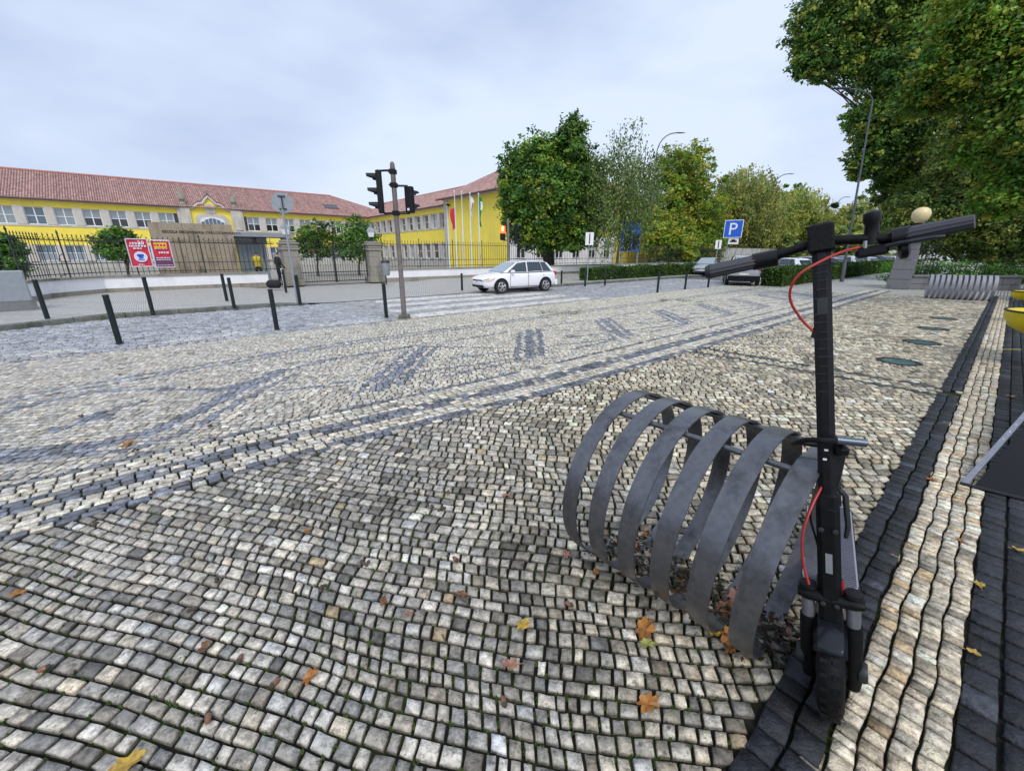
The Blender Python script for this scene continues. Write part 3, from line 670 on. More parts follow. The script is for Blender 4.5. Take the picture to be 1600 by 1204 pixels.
aw=[(5.5,4.3),(8.9,4.3),(8.9,5.6),(8.55,6.0),(7.9,6.22),(6.45,6.22),(5.8,6.0),(5.5,5.6)]; ai=[(5.95,4.4),(8.45,4.4),(8.45,5.4),(8.2,5.65),(7.2,5.85),(6.2,5.65),(5.95,5.4)]
mb=MB(); mb.prism(aw,(0,-.1,0),(1,0,0),(0,0,1),(0,.1,0)); part('window_surround',mb,M['pier'],main)
mb=MB(); mb.prism(ai,(0,-.13,0),(1,0,0),(0,0,1),(0,.03,0)); aw_=part('window',mb,M['wframe'],main)
for k in range(6):
    x0=6.02+k*.40; h=[5.3,5.55,5.7,5.7,5.55,5.3][k]; mb=MB(); mb.prism([(x0,4.48),(x0+.34,4.48),(x0+.34,h-(.0 if k<3 else .1)),(x0,h-(.1 if k<3 else 0))],(0,-.16,0),(1,0,0),(0,0,1),(0,.03,0)); part('pane',mb,M['pane_blue'],aw_)
mb=MB(); mb.box((7.2,-.4,4.25),(3.6,.6,.12))
for k in range(15): mb.path([(5.5+k*.245,-.65,4.3),(5.5+k*.245,-.65,4.85)],.02,5)
mb.box((7.2,-.65,4.87),(3.6,.05,.05)); part('balcony',mb,M['iron'],main)
for x in (4.6,9.75):
    mb=MB(); mb.box((x,.1,6.95),(.75,.6,.35)); mb.lathe([(.34,0),(.36,.1),(.26,.2),(.18,.3),(.17,.42),(.34,.55),(.37,.7),(.30,1.0),(.2,1.45),(.1,1.9),(.03,2.15),(.06,2.2),(.02,2.3)],(x,.1,7.05),10); part('pinnacle',mb,M['granite'],main)
# ---- right wing, running towards the street
wing=thing('school_building','yellow two-storey side wing with grey shuttered windows running forward from the main school wing','school building',W(27,65,0),PHI)
# local: x towards +t, y towards +n ; the facade is x=0, y from -23 (near) to 0
def wband(name,y0,y1,z0,z1,x,m,dep=.3):
    mb=MB(); mb.box((x+dep/2,(y0+y1)/2,(z0+z1)/2),(dep,y1-y0,z1-z0)); return part(name,mb,m,wing)
Y0,Y1=-22.6,0
wband('yellow_band',Y0,Y1,6.05,6.6,0,M['yellow']); wband('yellow_band',Y0,Y1,2.75,4.3,0,M['yellow']); wband('plinth',Y0,Y1,-.3,1.0,0,M['plinth']); wband('sill_course',Y0,Y1,4.3,4.42,-.06,M['pier'],.34)
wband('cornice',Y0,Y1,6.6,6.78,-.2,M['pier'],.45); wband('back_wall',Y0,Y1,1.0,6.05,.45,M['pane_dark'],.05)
wys=[-1.1-2.02*k for k in range(11)]
pmw=MB(); pmw.box((.16,0,5.235),(.42,.62,1.63)); pmw=pmw.mesh('pier',[M['pier']]); pmw2=MB(); pmw2.box((.16,0,1.875),(.42,.62,1.748)); pmw2=pmw2.mesh('pier',[M['pier']])
sh=MB(); sh.box((0,0,.83),(1.4,.06,1.6)); shm=sh.mesh('shutter',[M['shutter']]); 
for k,y in enumerate(wys):
    for z,h in ((4.42,1.63),(1.0,1.74)):
        if (k==9 and z>4) or (k%4==2 and z<4): add_window(wing,.2,y,z,1.38,h-.02,'pane_grey',rotz=-math.pi/2)
        else:
            f=add_window(wing,.25,y,z,1.38,h-.02,['pane_dark','shutter'] if k%3==0 else 'shutter',cols=1,rows=2,rotz=-math.pi/2)
    part('pier',pmw,None,wing,loc=(-.05,y+1.01,0)); part('pier',pmw2,None,wing,loc=(-.05,y+1.01,0))
vl=math.hypot(3.9,2.35)
roof_part(wing,[((-.4,0,6.76),(0,1,0),(3.9,0,2.35),lambda u:0,lambda u: vl*max(0,min(1,1-(u-.0)/9)) if u>0 else vl,-22.6,5.0)])
mb=MB(); mb.add([(3.5,Y0,9.1),(3.5,4,9.1),(10,4,6),(10,Y0,6)],[(0,1,2,3)]); part('back_roof',mb,M['tile2'],wing)
mb=MB(); mb.path([(-.46,Y0,6.72),(-.46,-.2,6.72)],.08,8); part('gutter',mb,M['gutter'],wing)
mb=MB(); mb.path([(3.5,Y0,9.14),(3.5,2.5,9.14)],.12,8); part('ridge',mb,M['tile2'],wing)
# ---- end block by the street
blk=thing('school_building','bright yellow blank-walled end block of the school behind the flagpoles, with a hipped tile roof','school building',W(26.4,31.9,0),PHI)
def bb(name,x0,x1,y0,y1,z0,z1,m,p=blk):
    mb=MB(); mb.box(((x0+x1)/2,(y0+y1)/2,(z0+z1)/2),(x1-x0,y1-y0,z1-z0)); return part(name,mb,m,p)
bb('yellow_wall',0,.4,.0,10.1,-.3,7.05,M['yellow']); bb('cornice',-.15,.4,-.15,10.3,7.05,7.25,M['pier']); bb('downpipe',-.12,-.02,9.75,9.95,0,7.0,M['wframe']); bb('side_pier',-.08,.3,10.1,10.6,-.3,7.05,M['plinth'])
bb('side_return',.4,.8,10.3,10.6,-.3,7.05,M['yellow'])
bb('yellow_band',.4,17.2,0,.35,3.7,4.15,M['yellow']); bb('upper_wall',.4,17.2,0,.35,4.15,7.05,M['pier']); bb('lower_wall',.4,17.2,0.05,.35,-.3,3.7,M['whitewash']); bb('yellow_strip',.4,17.2,-.03,0,3.55,3.72,M['yellow'])
bb('cornice',.41,17.3,-.2,.35,7.052,7.25,M['pier'])
for k in range(6):
    add_window(blk,2.0+k*2.75,-.02,4.5,1.2,1.7,'pane_dark'); add_window(blk,2.0+k*2.75,.0,1.1,1.2,1.8,['pane_dark','pane_grey'])
bb('white_pilaster',16.7,17.2,-.12,.0,-.3,7.05,M['wframe'])
bb('yellow_gable',17.25,25,-.25,.2,-.3,7.6,M['yellow']); bb('gable_top',17.2,25.1,-.4,.3,7.6,7.8,M['pier'])
for k in range(2): add_window(blk,19+k*3.3,-.27,5.0,1.2,1.7,'pane_grey')
he=math.hypot(5.5,3.1)
roof_part(blk,[((-.7,0,7.22),(0,1,0),(5.5,0,3.1),lambda u:0,lambda u:he*max(0,min(1,(u+.9)/5.5,(11.2-u)/5.5)),-.8,11.1),
               ((0,-.7,7.22),(1,0,0),(0,5.5,3.1),lambda u:0,lambda u:he*max(0,min(1,(u+.9)/5.5)),-.7,25.2)])
mb=MB(); mb.add([(-.7,11.1,7.2),(4.8,5.3,10.3),(25,5.3,10.3),(25,11,7.2)],[(0,1,2,3)]); mb.add([(25.2,-.7,7.2),(25.2,4.8,10.3),(25.2,11,7.2)],[(0,1,2)]); part('back_roof',mb,M['tile2'],blk)
mb=MB(); mb.path([(-.75,-.75,7.15),(-.75,11,7.15)],.09,8); mb.path([(-.75,-.75,7.15),(25,-.75,7.15)],.09,8); part('gutter',mb,M['gutter'],blk)
mb=MB(); mb.path([(-.7,-.7,7.3),(4.7,4.7,10.35),(25,4.7,10.35)],.1,7); part('ridge',mb,M['tile2'],blk)
mb=MB(); mb.box((-.25,9.4,6.6),(.35,.18,.16)); mb.tube((0,9.4,6.6),(-.2,9.4,6.6),.04); mb.lathe([(.12,0),(.12,.14)],(-.32,9.2,6.45),8); part('floodlight',mb,M['black'],blk)
# ================================================================ BOUNDARY WALL, FENCE, GATE
def wall_along(name,label,pts,z0,h,thick,group=None):
    """low white wall with granite base and coping stones along a polyline of (t,n)"""
    o=thing(name,label,'wall',W(*pts[0],0),group=group)
    wm,bm_,=MB(),MB(); cops=[]
    for i in range(len(pts)-1):
        A,B=W(*pts[i]),W(*pts[i+1]); d=(B-A).normalized(); nr=Vector((-d.y,d.x,0)); R=Matrix((d,nr,Vector((0,0,1)))).transposed(); ln=(B-A).length
        mid=(A+B)/2+nr*thick/2
        wm.box(mid+Vector((0,0,z0+h/2+.02)),(ln,thick,h-.04),R); bm_.box(mid+Vector((0,0,z0+.02)),(ln+.04,thick+.07,.28),R)
        x=0
        while x<ln-.02:
            l=min(random.uniform(1.0,1.4),ln-x); cops.append((A+d*(x+l/2)+nr*thick/2+Vector((0,0,z0+h+.035)),(l-.012,thick+.09,.075+random.uniform(-.004,.004)),R)); x+=l
    part('rendered_wall',wm,M['whitewash'],o,world=True); part('granite_base',bm_,M['granite'],o,world=True)
    for c in cops: mb=MB(); mb.box(*c); part('coping_stone',mb,M['granite'],o,world=True)
    return o
ZP=.10
wl=[(-2.98,18.9),(-2.6,20.5),(-1.35,22.0),(1.2,22.1),(4.15,22.2)]
wall_along('boundary_wall','low white boundary wall with granite base, curving round the left corner up to the footpath gate',wl,ZP,.56,.3)
wr=[(9.75,22.0),(14.6,21.9),(22,21.6),(34,21.4),(50,21.3)]
wall_along('boundary_wall','low white boundary wall running right from the gate pillar behind the white car',wr,ZP,.56,.3)
def barmesh(h,curl=False):
    mb=MB(); mb.path([(0,0,0),(0,0,h)],.011,5); mb.lathe([(.004,0),(.022,.03),(.004,.11)],(0,0,h-.02),5)
    if curl: mb.path([(.06*math.cos(a)+.09,0,h-.10+.06*math.sin(a)) for a in np.linspace(0,2*math.pi,9)],.008,4)
    return mb.mesh('bar',[M['iron']])
def fence_along(label,pts,z0,h,step,poststep=2.2,curl=False,group='iron railings on the boundary wall',lean=None):
    o=thing('iron_fence',label,'fence',W(*pts[0],z0),group=group); bmh=barmesh(h-.02,curl); rails=MB(); x=0; k=0;lastp=-9
    bp=MB(); bp.path([(0,0,-.03),(0,0,h+.06)],.024,6); bp.path([(0,.02,.1),(0,.3,.02),(0,.34,-.2)],.014,5); bp.path([(0,.02,.75),(0,.16,.68),(0,.2,.5)],.012,5); bp.lathe([(.01,0),(.035,.04),(.005,.14)],(0,0,h+.05),6); bpm=bp.mesh('post',[M['iron']])
    for i in range(len(pts)-1):
        A,B=W(*pts[i]),W(*pts[i+1]); d=(B-A).normalized(); ln=(B-A).length; ang=math.atan2(d.y,d.x)
        for z in (.09,.42,h-.14): rails.box((A+B)/2+Vector((0,0,z0+z)),(ln,.02,.028),Matrix.Rotation(ang,3,'Z'))
        q=0
        while q<ln:
            p=A+d*q+Vector((0,0,z0)); 
            if k*step-lastp>=poststep: part('post',bpm,None,o,loc=p-o.location,rotz=ang); lastp=k*step
            else: part('bar',bmh,None,o,loc=p-o.location,rotz=ang)
            q+=step; k+=1
    part('rails',rails,M['iron'],o,world=True); return o
off=lambda P,d:[(a,b+d) for a,b in P]
fence_along('iron railing with ring finials on the curved white wall left of the stone sign wall',[(-2.9,19.05),(-2.5,20.6),(-1.3,22.15),(1.2,22.25),(4.6,22.35)],.76,1.34,.165,curl=True)
fence_along('iron railing on the far left crossing behind the grey cabinet',[(-9,17.2),(-3.05,19.0)],.76,1.45,.36,curl=False)
fence_along('long plain iron railing on the white wall to the right of the gate',off(wr,.15),.76,1.4,.17,curl=False)
# far left low wall
wall_along('boundary_wall','low white wall at the left edge behind the grey utility cabinet',[(-9,17.05),(-3.0,18.85)],ZP,.56,.3)
# gate pillars with lanterns
def pillar(t,n,label):
    o=thing('gate_pillar',label,'gate pillar',W(t,n,ZP-.02),PHI,'stone gate pillars'); 
    mb=MB(); mb.box((0,0,.14),(.82,.82,.28),ch=.02); part('pillar_base',mb,M['granite'],o)
    for i,(z,h,wd) in enumerate(((.28,.5,.66),(.785,.5,.66),(1.29,.3,.64))): mb=MB(); mb.box((0,0,z+h/2),(wd,wd,h),ch=.012); part('stone_block',mb,M['granite'],o)
    for i,(z,h,wd) in enumerate(((1.6,.10,.76),(1.71,.13,.70),(1.85,.08,.80),(1.94,.1,.6))): mb=MB(); mb.box((0,0,z+h/2),(wd,wd,h),ch=.02); part('cap_stone',mb,M['granite'],o)
    return o
def lantern(t,n,label):
    o=thing('lantern',label,'lantern',W(t,n,ZP+2.0),PHI,'lanterns on the gate pillars')
    mb=MB(); mb.lathe([(.13,0),(.14,.05),(.05,.1),(.04,.2),(.16,.24)],(0,0,0),8); part('lantern_foot',mb,M['iron'],o)
    mb=MB(); mb.lathe([(.13,0),(.20,.30)],(0,0,.24),6); part('lantern_glass',mb,M['signwhite'],o)
    mb=MB(); mb.lathe([(.25,0),(.22,.04),(.1,.16),(.03,.2),(.03,.26),(.0,.3)],(0,0,.54),6); part('lantern_roof',mb,M['signgrey'],o)
for t,n,l in ((5.15,22.0,'left'),(9.15,21.95,'right')):
    pillar(t,n,'granite gate pillar at the %s side of the closed iron gate'%l); lantern(t,n,'white glazed lantern on the %s gate pillar'%l)
o=thing('iron_gate','closed double iron gate of tall vertical bars between two granite pillars','gate',W(5.52,22,ZP),PHI)
for lf in range(2):
    mb=MB(); x0=lf*1.64; 
    for z in (.12,.55,1.62): mb.box((x0+.81,0,z),(1.6,.03,.045))
    mb.box((x0+.02,0,.98),(.045,.045,1.86)); mb.box((x0+1.6,0,.98),(.045,.045,1.86)); part('gate_leaf',mb,M['iron'],o)
gb=barmesh(1.9)
for k in range(27): part('bar',gb,None,o,loc=(.1+k*.12,0,.06))
# stone sign wall with lettering
sw=thing('sign_wall','tall stained granite wall with the school name in dark letters behind the railing','sign wall',W(.35,24,0),PHI)
x=0
for r in range(4):
    x=0; z0=r*.7
    while x<3.0:
        l=min(random.uniform(.9,1.2),3.0-x); 
        if 3.0-x-l<.3: l=3.0-x
        mb=MB(); mb.box((x+l/2,.14+random.uniform(-.004,.004),z0+.35),(l-.008,.28,.692),ch=.006); part('stone_slab',mb,M['signstone'],sw); x+=l
def text_part(txt,size,m,parent,loc,rot,ext=.006,name='lettering',align='LEFT'):
    cu=bpy.data.curves.new('t','FONT'); cu.body=txt; cu.size=size; cu.extrude=ext; cu.align_x=align; cu.resolution_u=3
    t=bpy.data.objects.new('t',cu); COL.objects.link(t); bpy.context.view_layer.update(); me=bpy.data.meshes.new_from_object(t.evaluated_get(bpy.context.evaluated_depsgraph_get())); bpy.data.objects.remove(t)
    me.materials.clear(); me.materials.append(m); o=bpy.data.objects.new(name,me); COL.objects.link(o); o.parent=parent; o.location=loc; o.rotation_euler=rot; return o
tx=text_part('ESCOLA SECUNDARIA CARLOS AMARANTE',.148,M['matblack'],sw,(.42,-.012,2.38),(math.pi/2,0,0)); wdt=tx.dimensions.x
# kiosk / canopy at the footpath gate
ck=thing('gatehouse','small gatehouse with dark flat canopy, pale glazing and a stone column behind the railing','gatehouse',W(3.4,25.2,0),PHI)
mb=MB(); mb.box((1.25,.9,2.42),(3.1,2.2,.15)); part('canopy',mb,M['gutter'],ck); mb=MB(); mb.box((1.25,-.22,2.42),(3.14,.03,.19)); part('fascia',mb,M['signgrey'],ck)
mb=MB(); mb.box((2.4,.1,1.2),(.32,.32,2.3)); part('column',mb,M['granite'],ck); mb=MB(); mb.box((.15,.6,1.1),(.16,.1,2.3)); part('door_frame',mb,M['yellow'],ck)
for k in range(3): mb=MB(); mb.box((.5+k*.42,.62,1.02),(.39,.03,1.9)); part('glazing',mb,M['pane_grey'],ck)
mb=MB(); mb.box((.95,.62,2.2),(1.4,.05,.42)); part('transom',mb,M['pane_dark'],ck)
mb=MB(); mb.box((.9,1.9,1.2),(1.8,.1,2.4)); part('back_wall',mb,M['plinth'],ck)
# banners
def banner(label,t,n,zb,zt,w_,kind,skew=0):
    o=thing('banner',label,'banner',W(t,n,zb),PHI,'red banners on the railing'); H_=zt-zb
    mb=MB(); K=7
    vs=[];f=[]
    for j in range(K+1):
        for i in range(K+1): vs.append((w_*i/K,.02*math.sin(i*1.7+j),H_*j/K)); 
    for j in range(K):
        for i in range(K): f.append((j*(K+1)+i,j*(K+1)+i+1,(j+1)*(K+1)+i+1,(j+1)*(K+1)+i))
    mb.add(vs,f); mb2=MB(); mb2.v=list(mb.v)
    part('banner_sheet',mb,M['banner_red'],o)
    fr=MB(); 
    for a,b in (((0,0),(w_,0)),((0,H_),(w_,H_)),((0,0),(0,H_)),((w_,0),(w_,H_))): fr.tube((a[0],-.035,a[1]),(b[0],-.035,b[1]),.018,n=4)
    part('banner_hem',fr,M['banner_pale'],o)
    def rows(spec,m,nm):
        q=MB()
        for z,h,x0,x1 in spec:
            x=x0*w_/.8; x1=x1 if x1<.99*w_ else w_-.06
            while x<x1: l=min(random.uniform(.04,.1),x1-x); q.box(((x+l/2),-.045,z),(l*.86,.004,h)); x+=l+.012
        part('small_print',q,m,o,kind='stuff')
    if kind==0:
        q=MB(); q.lathe([(.20,0),(.20,.01)],(w_*.52,-.04,.36),20,axis=(0,-1,0)); part('round_emblem',q,M['banner_pale'],o)
        q=MB(); q.box((w_*.52,-.06,.42),(.2,.005,.08)); q.box((w_*.47,-.06,.36),(.06,.005,.14)); q.box((w_*.57,-.06,.36),(.07,.005,.12)); q.box((w_*.52,-.06,.25),(.2,.005,.025)); part('emblem_drawing',q,M['signblue'],o)
        rows([(.86,.06,.12,w_-.12),(.76,.065,.08,w_-.06),(.67,.05,.2,w_-.2),(.08,.04,.25,w_-.25)],M['banner_pale'],'lettering')
        text_part('20',.2,M['signwhite'],o,(w_*.52,-.045,H_-.2),(math.pi/2,0,0),.003,'lettering')
    else:
        q=MB(); q.box((w_*.5,-.042,.2),(w_-.03,.006,.36)); part('dark_panel',q,M['banner_plum'],o)
        q=MB(); q.box((w_*.48,-.042,.83),(.4,.006,.2)); part('yellow_panel',q,M['banner_yel'],o)
        rows([(.83,.09,.12,.45)],M['banner_red'],'lettering'); rows([(1.0,.045,.12,.55),(.70,.02,.1,w_-.1),(.56,.07,.25,.5),(.36,.035,.08,w_-.08),(.29,.03,.08,w_-.08),(.08,.02,.05,w_-.05)],M['banner_pale'],'lettering')
    return o
banner('bright red banner with a pale round emblem hung on the railing',-.44,22.06,1.04,2.05,.62,0)
banner('red and plum banner with a yellow panel hung on the railing before the sign wall',.27,22.06,1.0,2.02,.58,1)
# cabinet far left
cb=thing('utility_cabinet','grey utility cabinet with a blue and white notice at the left edge of the pavement','cabinet',gp(8,488,.1),math.radians(48))
mb=MB(); mb.box((-.1,.25,.12),(1.35,.5,.26)); part('cabinet_plinth',mb,M['granite_gr'],cb); mb=MB(); mb.box((-.1,.25,.62),(1.25,.45,.76),ch=.02); part('cabinet_body',mb,M['signgrey'],cb)
mb=MB(); mb.box((-.25,.015,.66),(.42,.008,.44)); part('notice',mb,M['signblue'],cb); mb=MB(); mb.box((-.25,.008,.62),(.34,.006,.30)); part('notice_text_panel',mb,M['signwhite'],cb)
# ================================================================ BOLLARDS
def bollard_proto(p,label):
    o=thing('bollard',label,'bollard',p,group='dark steel bollards along the kerbs')
    mb=MB(); mb.lathe([(.045,-.05),(.045,.0),(.045,.70),(.043,.80)],n=14); part('post',mb,M['bollard'],o,True)
    mb=MB(); mb.lathe([(.047,.795),(.047,.815),(.042,.83),(.0,.834)],n=14); part('cap',mb,M['bollard'],o,True); 
    mb=MB(); mb.lathe([(.062,.0),(.062,.008),(.046,.012)],n=14); part('collar',mb,M['iron'],o,True); return o
BL=[((187,537),0,1.02,'tall dark bollard nearest the camera on the left of the plaza'),
((433,515),0,1.0,'dark bollard on the near road edge in front of the footpath gate'),
((604,496),0,1,'dark bollard right beside the traffic light pole'),
((75,499),.1,1.05,'dark bollard on the far pavement below the grey cabinet'),
((239,489),.1,1.05,'dark bollard on the far kerb below the red banners'),
((355,471),.1,1.0,'thin bollard set back on the far pavement below the sign wall'),
((366,479),.1,.95,'dark bollard on the far kerb below the right end of the sign wall'),
((447,455),.1,1.0,'thin bollard before the left gate pillar'),
((469,473),.1,.98,'dark bollard on the kerb just right of the round sign post'),
((1027,457),0,1.0,'dark bollard on the near road edge below the lamp post with the hedge behind'),
((1070,452),0,.93,'dark bollard on the near road edge left of the scooter grip'),
((1106,449),0,.85,'dark bollard on the near road edge under the scooter grip'),
((722,452),.1,.78,'thin bollard just ahead of the white car bonnet'),
((877,447),.0,.9,'thin bollard just behind the white car'),
((914,446),.1,.85,'thin bollard left of the kerbside hedge'),
((945,445),.1,.75,'thin bollard at the left end of the hedge')]
b0=None
for (p,z,h,l) in BL:
    q=gp(p[0],p[1],z)
    if b0 is None: b0=bollard_proto(q,l); b0.scale=(1,1,h)
    else: c=copy_tree(b0,q,0,l); c.scale=(1,1,h)
# ================================================================ SIGNALS, SIGNS, LAMPS
tp=gp(632,497); tl=thing('traffic_light','near traffic light pole with a three-lamp head and a smaller pedestrian head','traffic light',tp)
mb=MB(); mb.box((0,0,.04),(.24,.24,.1),ch=.015); part('base',mb,M['granite_dk'],tl)
mb=MB(); mb.lathe([(.062,.05),(.062,.9),(.055,.93),(.055,3.32),(.05,3.4),(.02,3.44)],n=16); part('pole',mb,M['polebrown'],tl,True)
for z in (3.24,2.97,2.39): mb=MB(); mb.box((0,0,z),(.15,.15,.10),ch=.012); mb.tube((-.1,-.05,z),(.1,-.05,z),.018,n=6); part('clamp',mb,M['black'],tl)
mb=MB(); mb.tube((0,0,3.27),(-.32,.06,3.27),.022); mb.tube((0,0,2.39),(-.28,.06,2.39),.022); mb.tube((0,0,2.96),(.3,.05,2.96),.022); mb.tube((0,0,2.39),(.3,.05,2.39),.022); part('bracket',mb,M['black'],tl)
def head(par,c,axis,n,w=.2,hh=.28,dep=.13,sticker=True,vis=.2):
    ax=Vector(axis).normalized(); sd=Vector((-ax.y,ax.x,0)); R=Matrix((sd,ax,Vector((0,0,1)))).transposed(); c=Vector(c)
    mb=MB(); mb.box(c,(w,dep,hh*n),R,ch=.02); hd=part('signal_housing',mb,M['black'],par)
    for k in range(n):
        z=hh*(n/2-.5-k); f=c+ax*dep/2+Vector((0,0,z)); mb=MB(); r=w*.44; m=10; vs=[]
        for q,(ex,rr) in enumerate(((0,r),(vis,r*.93))):
            for i in range(m+1):
                a=-.5+(math.pi+1.0)*i/m; e=ex*(1.0 if 0<a<math.pi else .35); vs.append(f+sd*rr*math.cos(a)+Vector((0,0,rr*math.sin(a)))+ax*e)
        mb.add(vs,[(i,i+1,m+2+i,m+1+i) for i in range(m)]); part('visor',mb,M['black'],hd)
        mb=MB(); mb.lathe([(r*.9,0),(r*.6,.012),(0,.018)],f,12,axis=ax); part('lens',mb,M['matblack'],hd)
    if sticker: mb=MB(); mb.box(c-ax*(dep/2+.003)+Vector((0,0,-hh*n/2+.08)),(.06,.005,.05),R); part('sticker',mb,M['signwhite'],hd)
    return hd
head(tl,(-.33,.02,2.83),(-.95,-.25,0),3,w=.21,hh=.295)
head(tl,(.32,.05,2.67),(.45,.9,0),2,w=.2,hh=.28)
# distant signal by the yellow block
G=gp(794,450,.1); t2=thing('traffic_light','distant traffic light showing a lit red pedestrian lamp in front of the yellow wall','traffic light',G)
mb=MB(); mb.lathe([(.05,0),(.05,2.75),(.02,2.8)],n=10); part('pole',mb,M['polebrown'],t2,True)
mb=MB(); mb.tube((-.2,0,2.4),(.3,0,2.4),.02); mb.tube((-.2,0,1.95),(.3,0,1.95),.02); part('bracket',mb,M['black'],t2)
mb=MB(); mb.box((-.22,-.05,2.23),(.22,.14,.56),ch=.02); hd=part('signal_housing',mb,M['black'],t2)
mb=MB(); mb.box((-.22,-.13,2.36),(.20,.02,.27)); part('red_lamp',mb,M['glow_red'],hd); mb=MB(); mb.box((-.22,-.145,2.38),(.06,.01,.15)); mb.lathe([(.022,0),(.022,.01)],(-.22,-.14,2.475),8,axis=(0,-1,0)); part('lit_figure',mb,M['glow_amb'],hd)
head(t2,(.33,.0,2.2),(1,-.15,0),3,w=.2,hh=.27,vis=.16,sticker=False)
# round sign seen from behind
G=gp(465,473,.1); rs=thing('round_sign','round traffic sign seen from its grey back on a leaning thin post','road sign',G)
mb=MB(); mb.tube((0,0,0),(-.02,.02,2.75),.03,n=10); part('post',mb,M['signgrey'],rs,True)
fx=Vector((.45,-.9,0)).normalized(); mb=MB(); mb.lathe([(.265,0),(.275,.008),(.275,.02),(.0,.022)],(-.02,.06,2.78),28,axis=fx); part('disc',mb,M['signgrey'],rs)
sx=Vector((fx.y,-fx.x,0))*-1; Rm=Matrix((sx,fx,Vector((0,0,1)))).transposed(); mb=MB()
for z in (2.95,2.62): mb.box(Vector((-.02,.06,z))+fx*.045,(.19,.02,.028),Rm)
mb.box(Vector((-.02,.06,2.78))+fx*.05,(.032,.04,.34),Rm); part('mounting_rail',mb,M['iron'],rs)
# parking sign
Y=21.; p=hp(1146,371,Y); ps=thing('parking_sign','blue parking sign with a white letter P and a small car plate below it','road sign',(p.x-.15,Y+.3,0))
q=ps.location; rz=math.radians(-32)
mb=MB(); mb.tube((0,0,0),(0.1,0,2.75),.03,n=8); part('post',mb,M['galv'],ps,True)
R=Matrix.Rotation(rz,3,'Z'); c=hp(1146,357.5,Y)-q
def lab(mb,c,o,d): mb.box(Vector(c)+R@Vector(o),d,R)
mb=MB(); mb.box(c,(.80,.02,.80),R,ch=.0); part('sign_edge',mb,M['signwhite'],ps); mb=MB(); lab(mb,c,(0,-.013,0),(.74,.01,.74)); pb=part('sign_plate',mb,M['signblue'],ps)
t_=text_part('P',.78,M['signwhite'],pb,Vector(c)+R@Vector((-.22,-.022,-.27)),(math.pi/2,0,rz),.004); 
c2=hp(1146,376.5,Y)-q; mb=MB(); mb.box(c2,(.44,.02,.29),R); sp=part('small_plate',mb,M['signwhite'],ps); mb=MB(); lab(mb,c2,(0,-.015,-.02),(.30,.006,.07)); lab(mb,c2,(-.01,-.015,.04),(.16,.006,.06)); part('car_symbol',mb,M['matblack'],sp)
# back of a small sign on left of P, and white plate by the hedge
def backsign(px,py,base,w_,h_,Y,label,m='signgrey'):
    c=hp(px,py,Y); o=thing('small_sign',label,'road sign',(c.x,Y,0)); mb=MB(); mb.tube((0,0,0),(0,0,c.z+h_/2),.028,n=6); part('post',mb,M['galv'],o)
    mb=MB(); mb.box((0,-.04,c.z),(w_,.02,h_)); part('plate',mb,M[m],o); mb=MB(); mb.box((0,-.06,c.z),(.05,.02,h_*.8)); part('mounting_rail',mb,M['iron'],o); return o
backsign(1122,382,0,.36,.5,26,'small rectangular sign seen from its grey back left of the parking sign','signwhite')
backsign(921,373,0,.42,.62,22.5,'small white rectangular plate on a thin post left of the hedge','signwhite')
# street lamps
def lamp(G,p1,p2,label,r=.09,hl=.75):
    """pole from G to p1, swan neck on to the head at p2"""
    o=thing('street_lamp',label,'street lamp',G,group='curved-arm street lamps'); A=p1-G; Bp=p2-G; d=Vector((Bp.x-A.x,Bp.y-A.y,0)).normalized(); z=Vector((0,0,1))
    up=A.normalized(); mb=MB(); mb.path([Vector(),up*.9,up*1.0,up*1.4,A],[r*1.4,r*1.4,r*1.05,r*.85,r*.5],12); part('pole',mb,M['lampgrey'],o,True)
    pts=[A-up*.05]; hx=(Vector((Bp.x,Bp.y,0))-Vector((A.x,A.y,0))).length; hz=Bp.z-A.z
    for k in range(1,9): a=k/8*math.pi/2; pts.append(A+d*hx*(1-math.cos(a))+z*hz*math.sin(a))
    mb=MB(); mb.path(pts,r*.42,8); part('arm',mb,M['lampgrey'],o,True)
    e=pts[-1]; L_=hl; prof=[(-.1*L_,.03),(0,.05),(.25*L_,.085),(.6*L_,.08),(.9*L_,.05),(L_,.01)]
    mb=MB(); mb.path([e+d*a+z*.02 for a,_ in prof],[b_*1.3*(hl/.9) for _,b_ in prof],10,flat=.45); part('lamp_head',mb,M['lampgrey'],o,True); return o
G=gp(1013,418); lamp(G,hp(1026,240,G.y),hp(1055,208,G.y),'curved street lamp rising behind the kerbside hedge',r=.13,hl=1.1)
G=gp(1193,411); lamp(G,hp(1205,300,G.y),hp(1230,272,G.y),'thin curved street lamp in the middle distance above the parking sign',r=.16,hl=1.2)
G=gp(1300,408); lamp(G,hp(1304,330,G.y),hp(1320,308,G.y),'smallest most distant curved street lamp before the scooter bars',r=.17,hl=1.3)
G=gp(1315,440); lp=lamp(G,hp(1363,160,G.y),hp(1326,139,G.y),'tall near street lamp rising into the overhanging tree above the scooter',r=.075,hl=.95)
mb=MB(); q=hp(1337,320,G.y)-G; mb.path([q,q+Vector((.5,.1,.08)),q+Vector((1.0,.2,.1))],.03,6); part('side_bracket',mb,M['lampgrey'],lp)
# far small things: litter bin, pedestrians
bn=thing('litter_bin','grey litter bin on a thin post beside the right gate pillar','litter bin',gp(604,444,.1)); mb=MB(); mb.tube((0,0,0),(0,0,1.05),.03,n=8); part('post',mb,M['iron'],bn)
mb=MB(); mb.lathe([(.15,0),(.18,.05),(.2,.55),(.21,.56),(.19,.62)],(.06,-.1,.42),12); part('bin_body',mb,M['signgrey'],bn,True); mb=MB(); mb.lathe([(.215,0),(.215,.05),(.19,.1)],(.06,-.1,1.0),12); part('bin_rim',mb,M['iron'],bn)
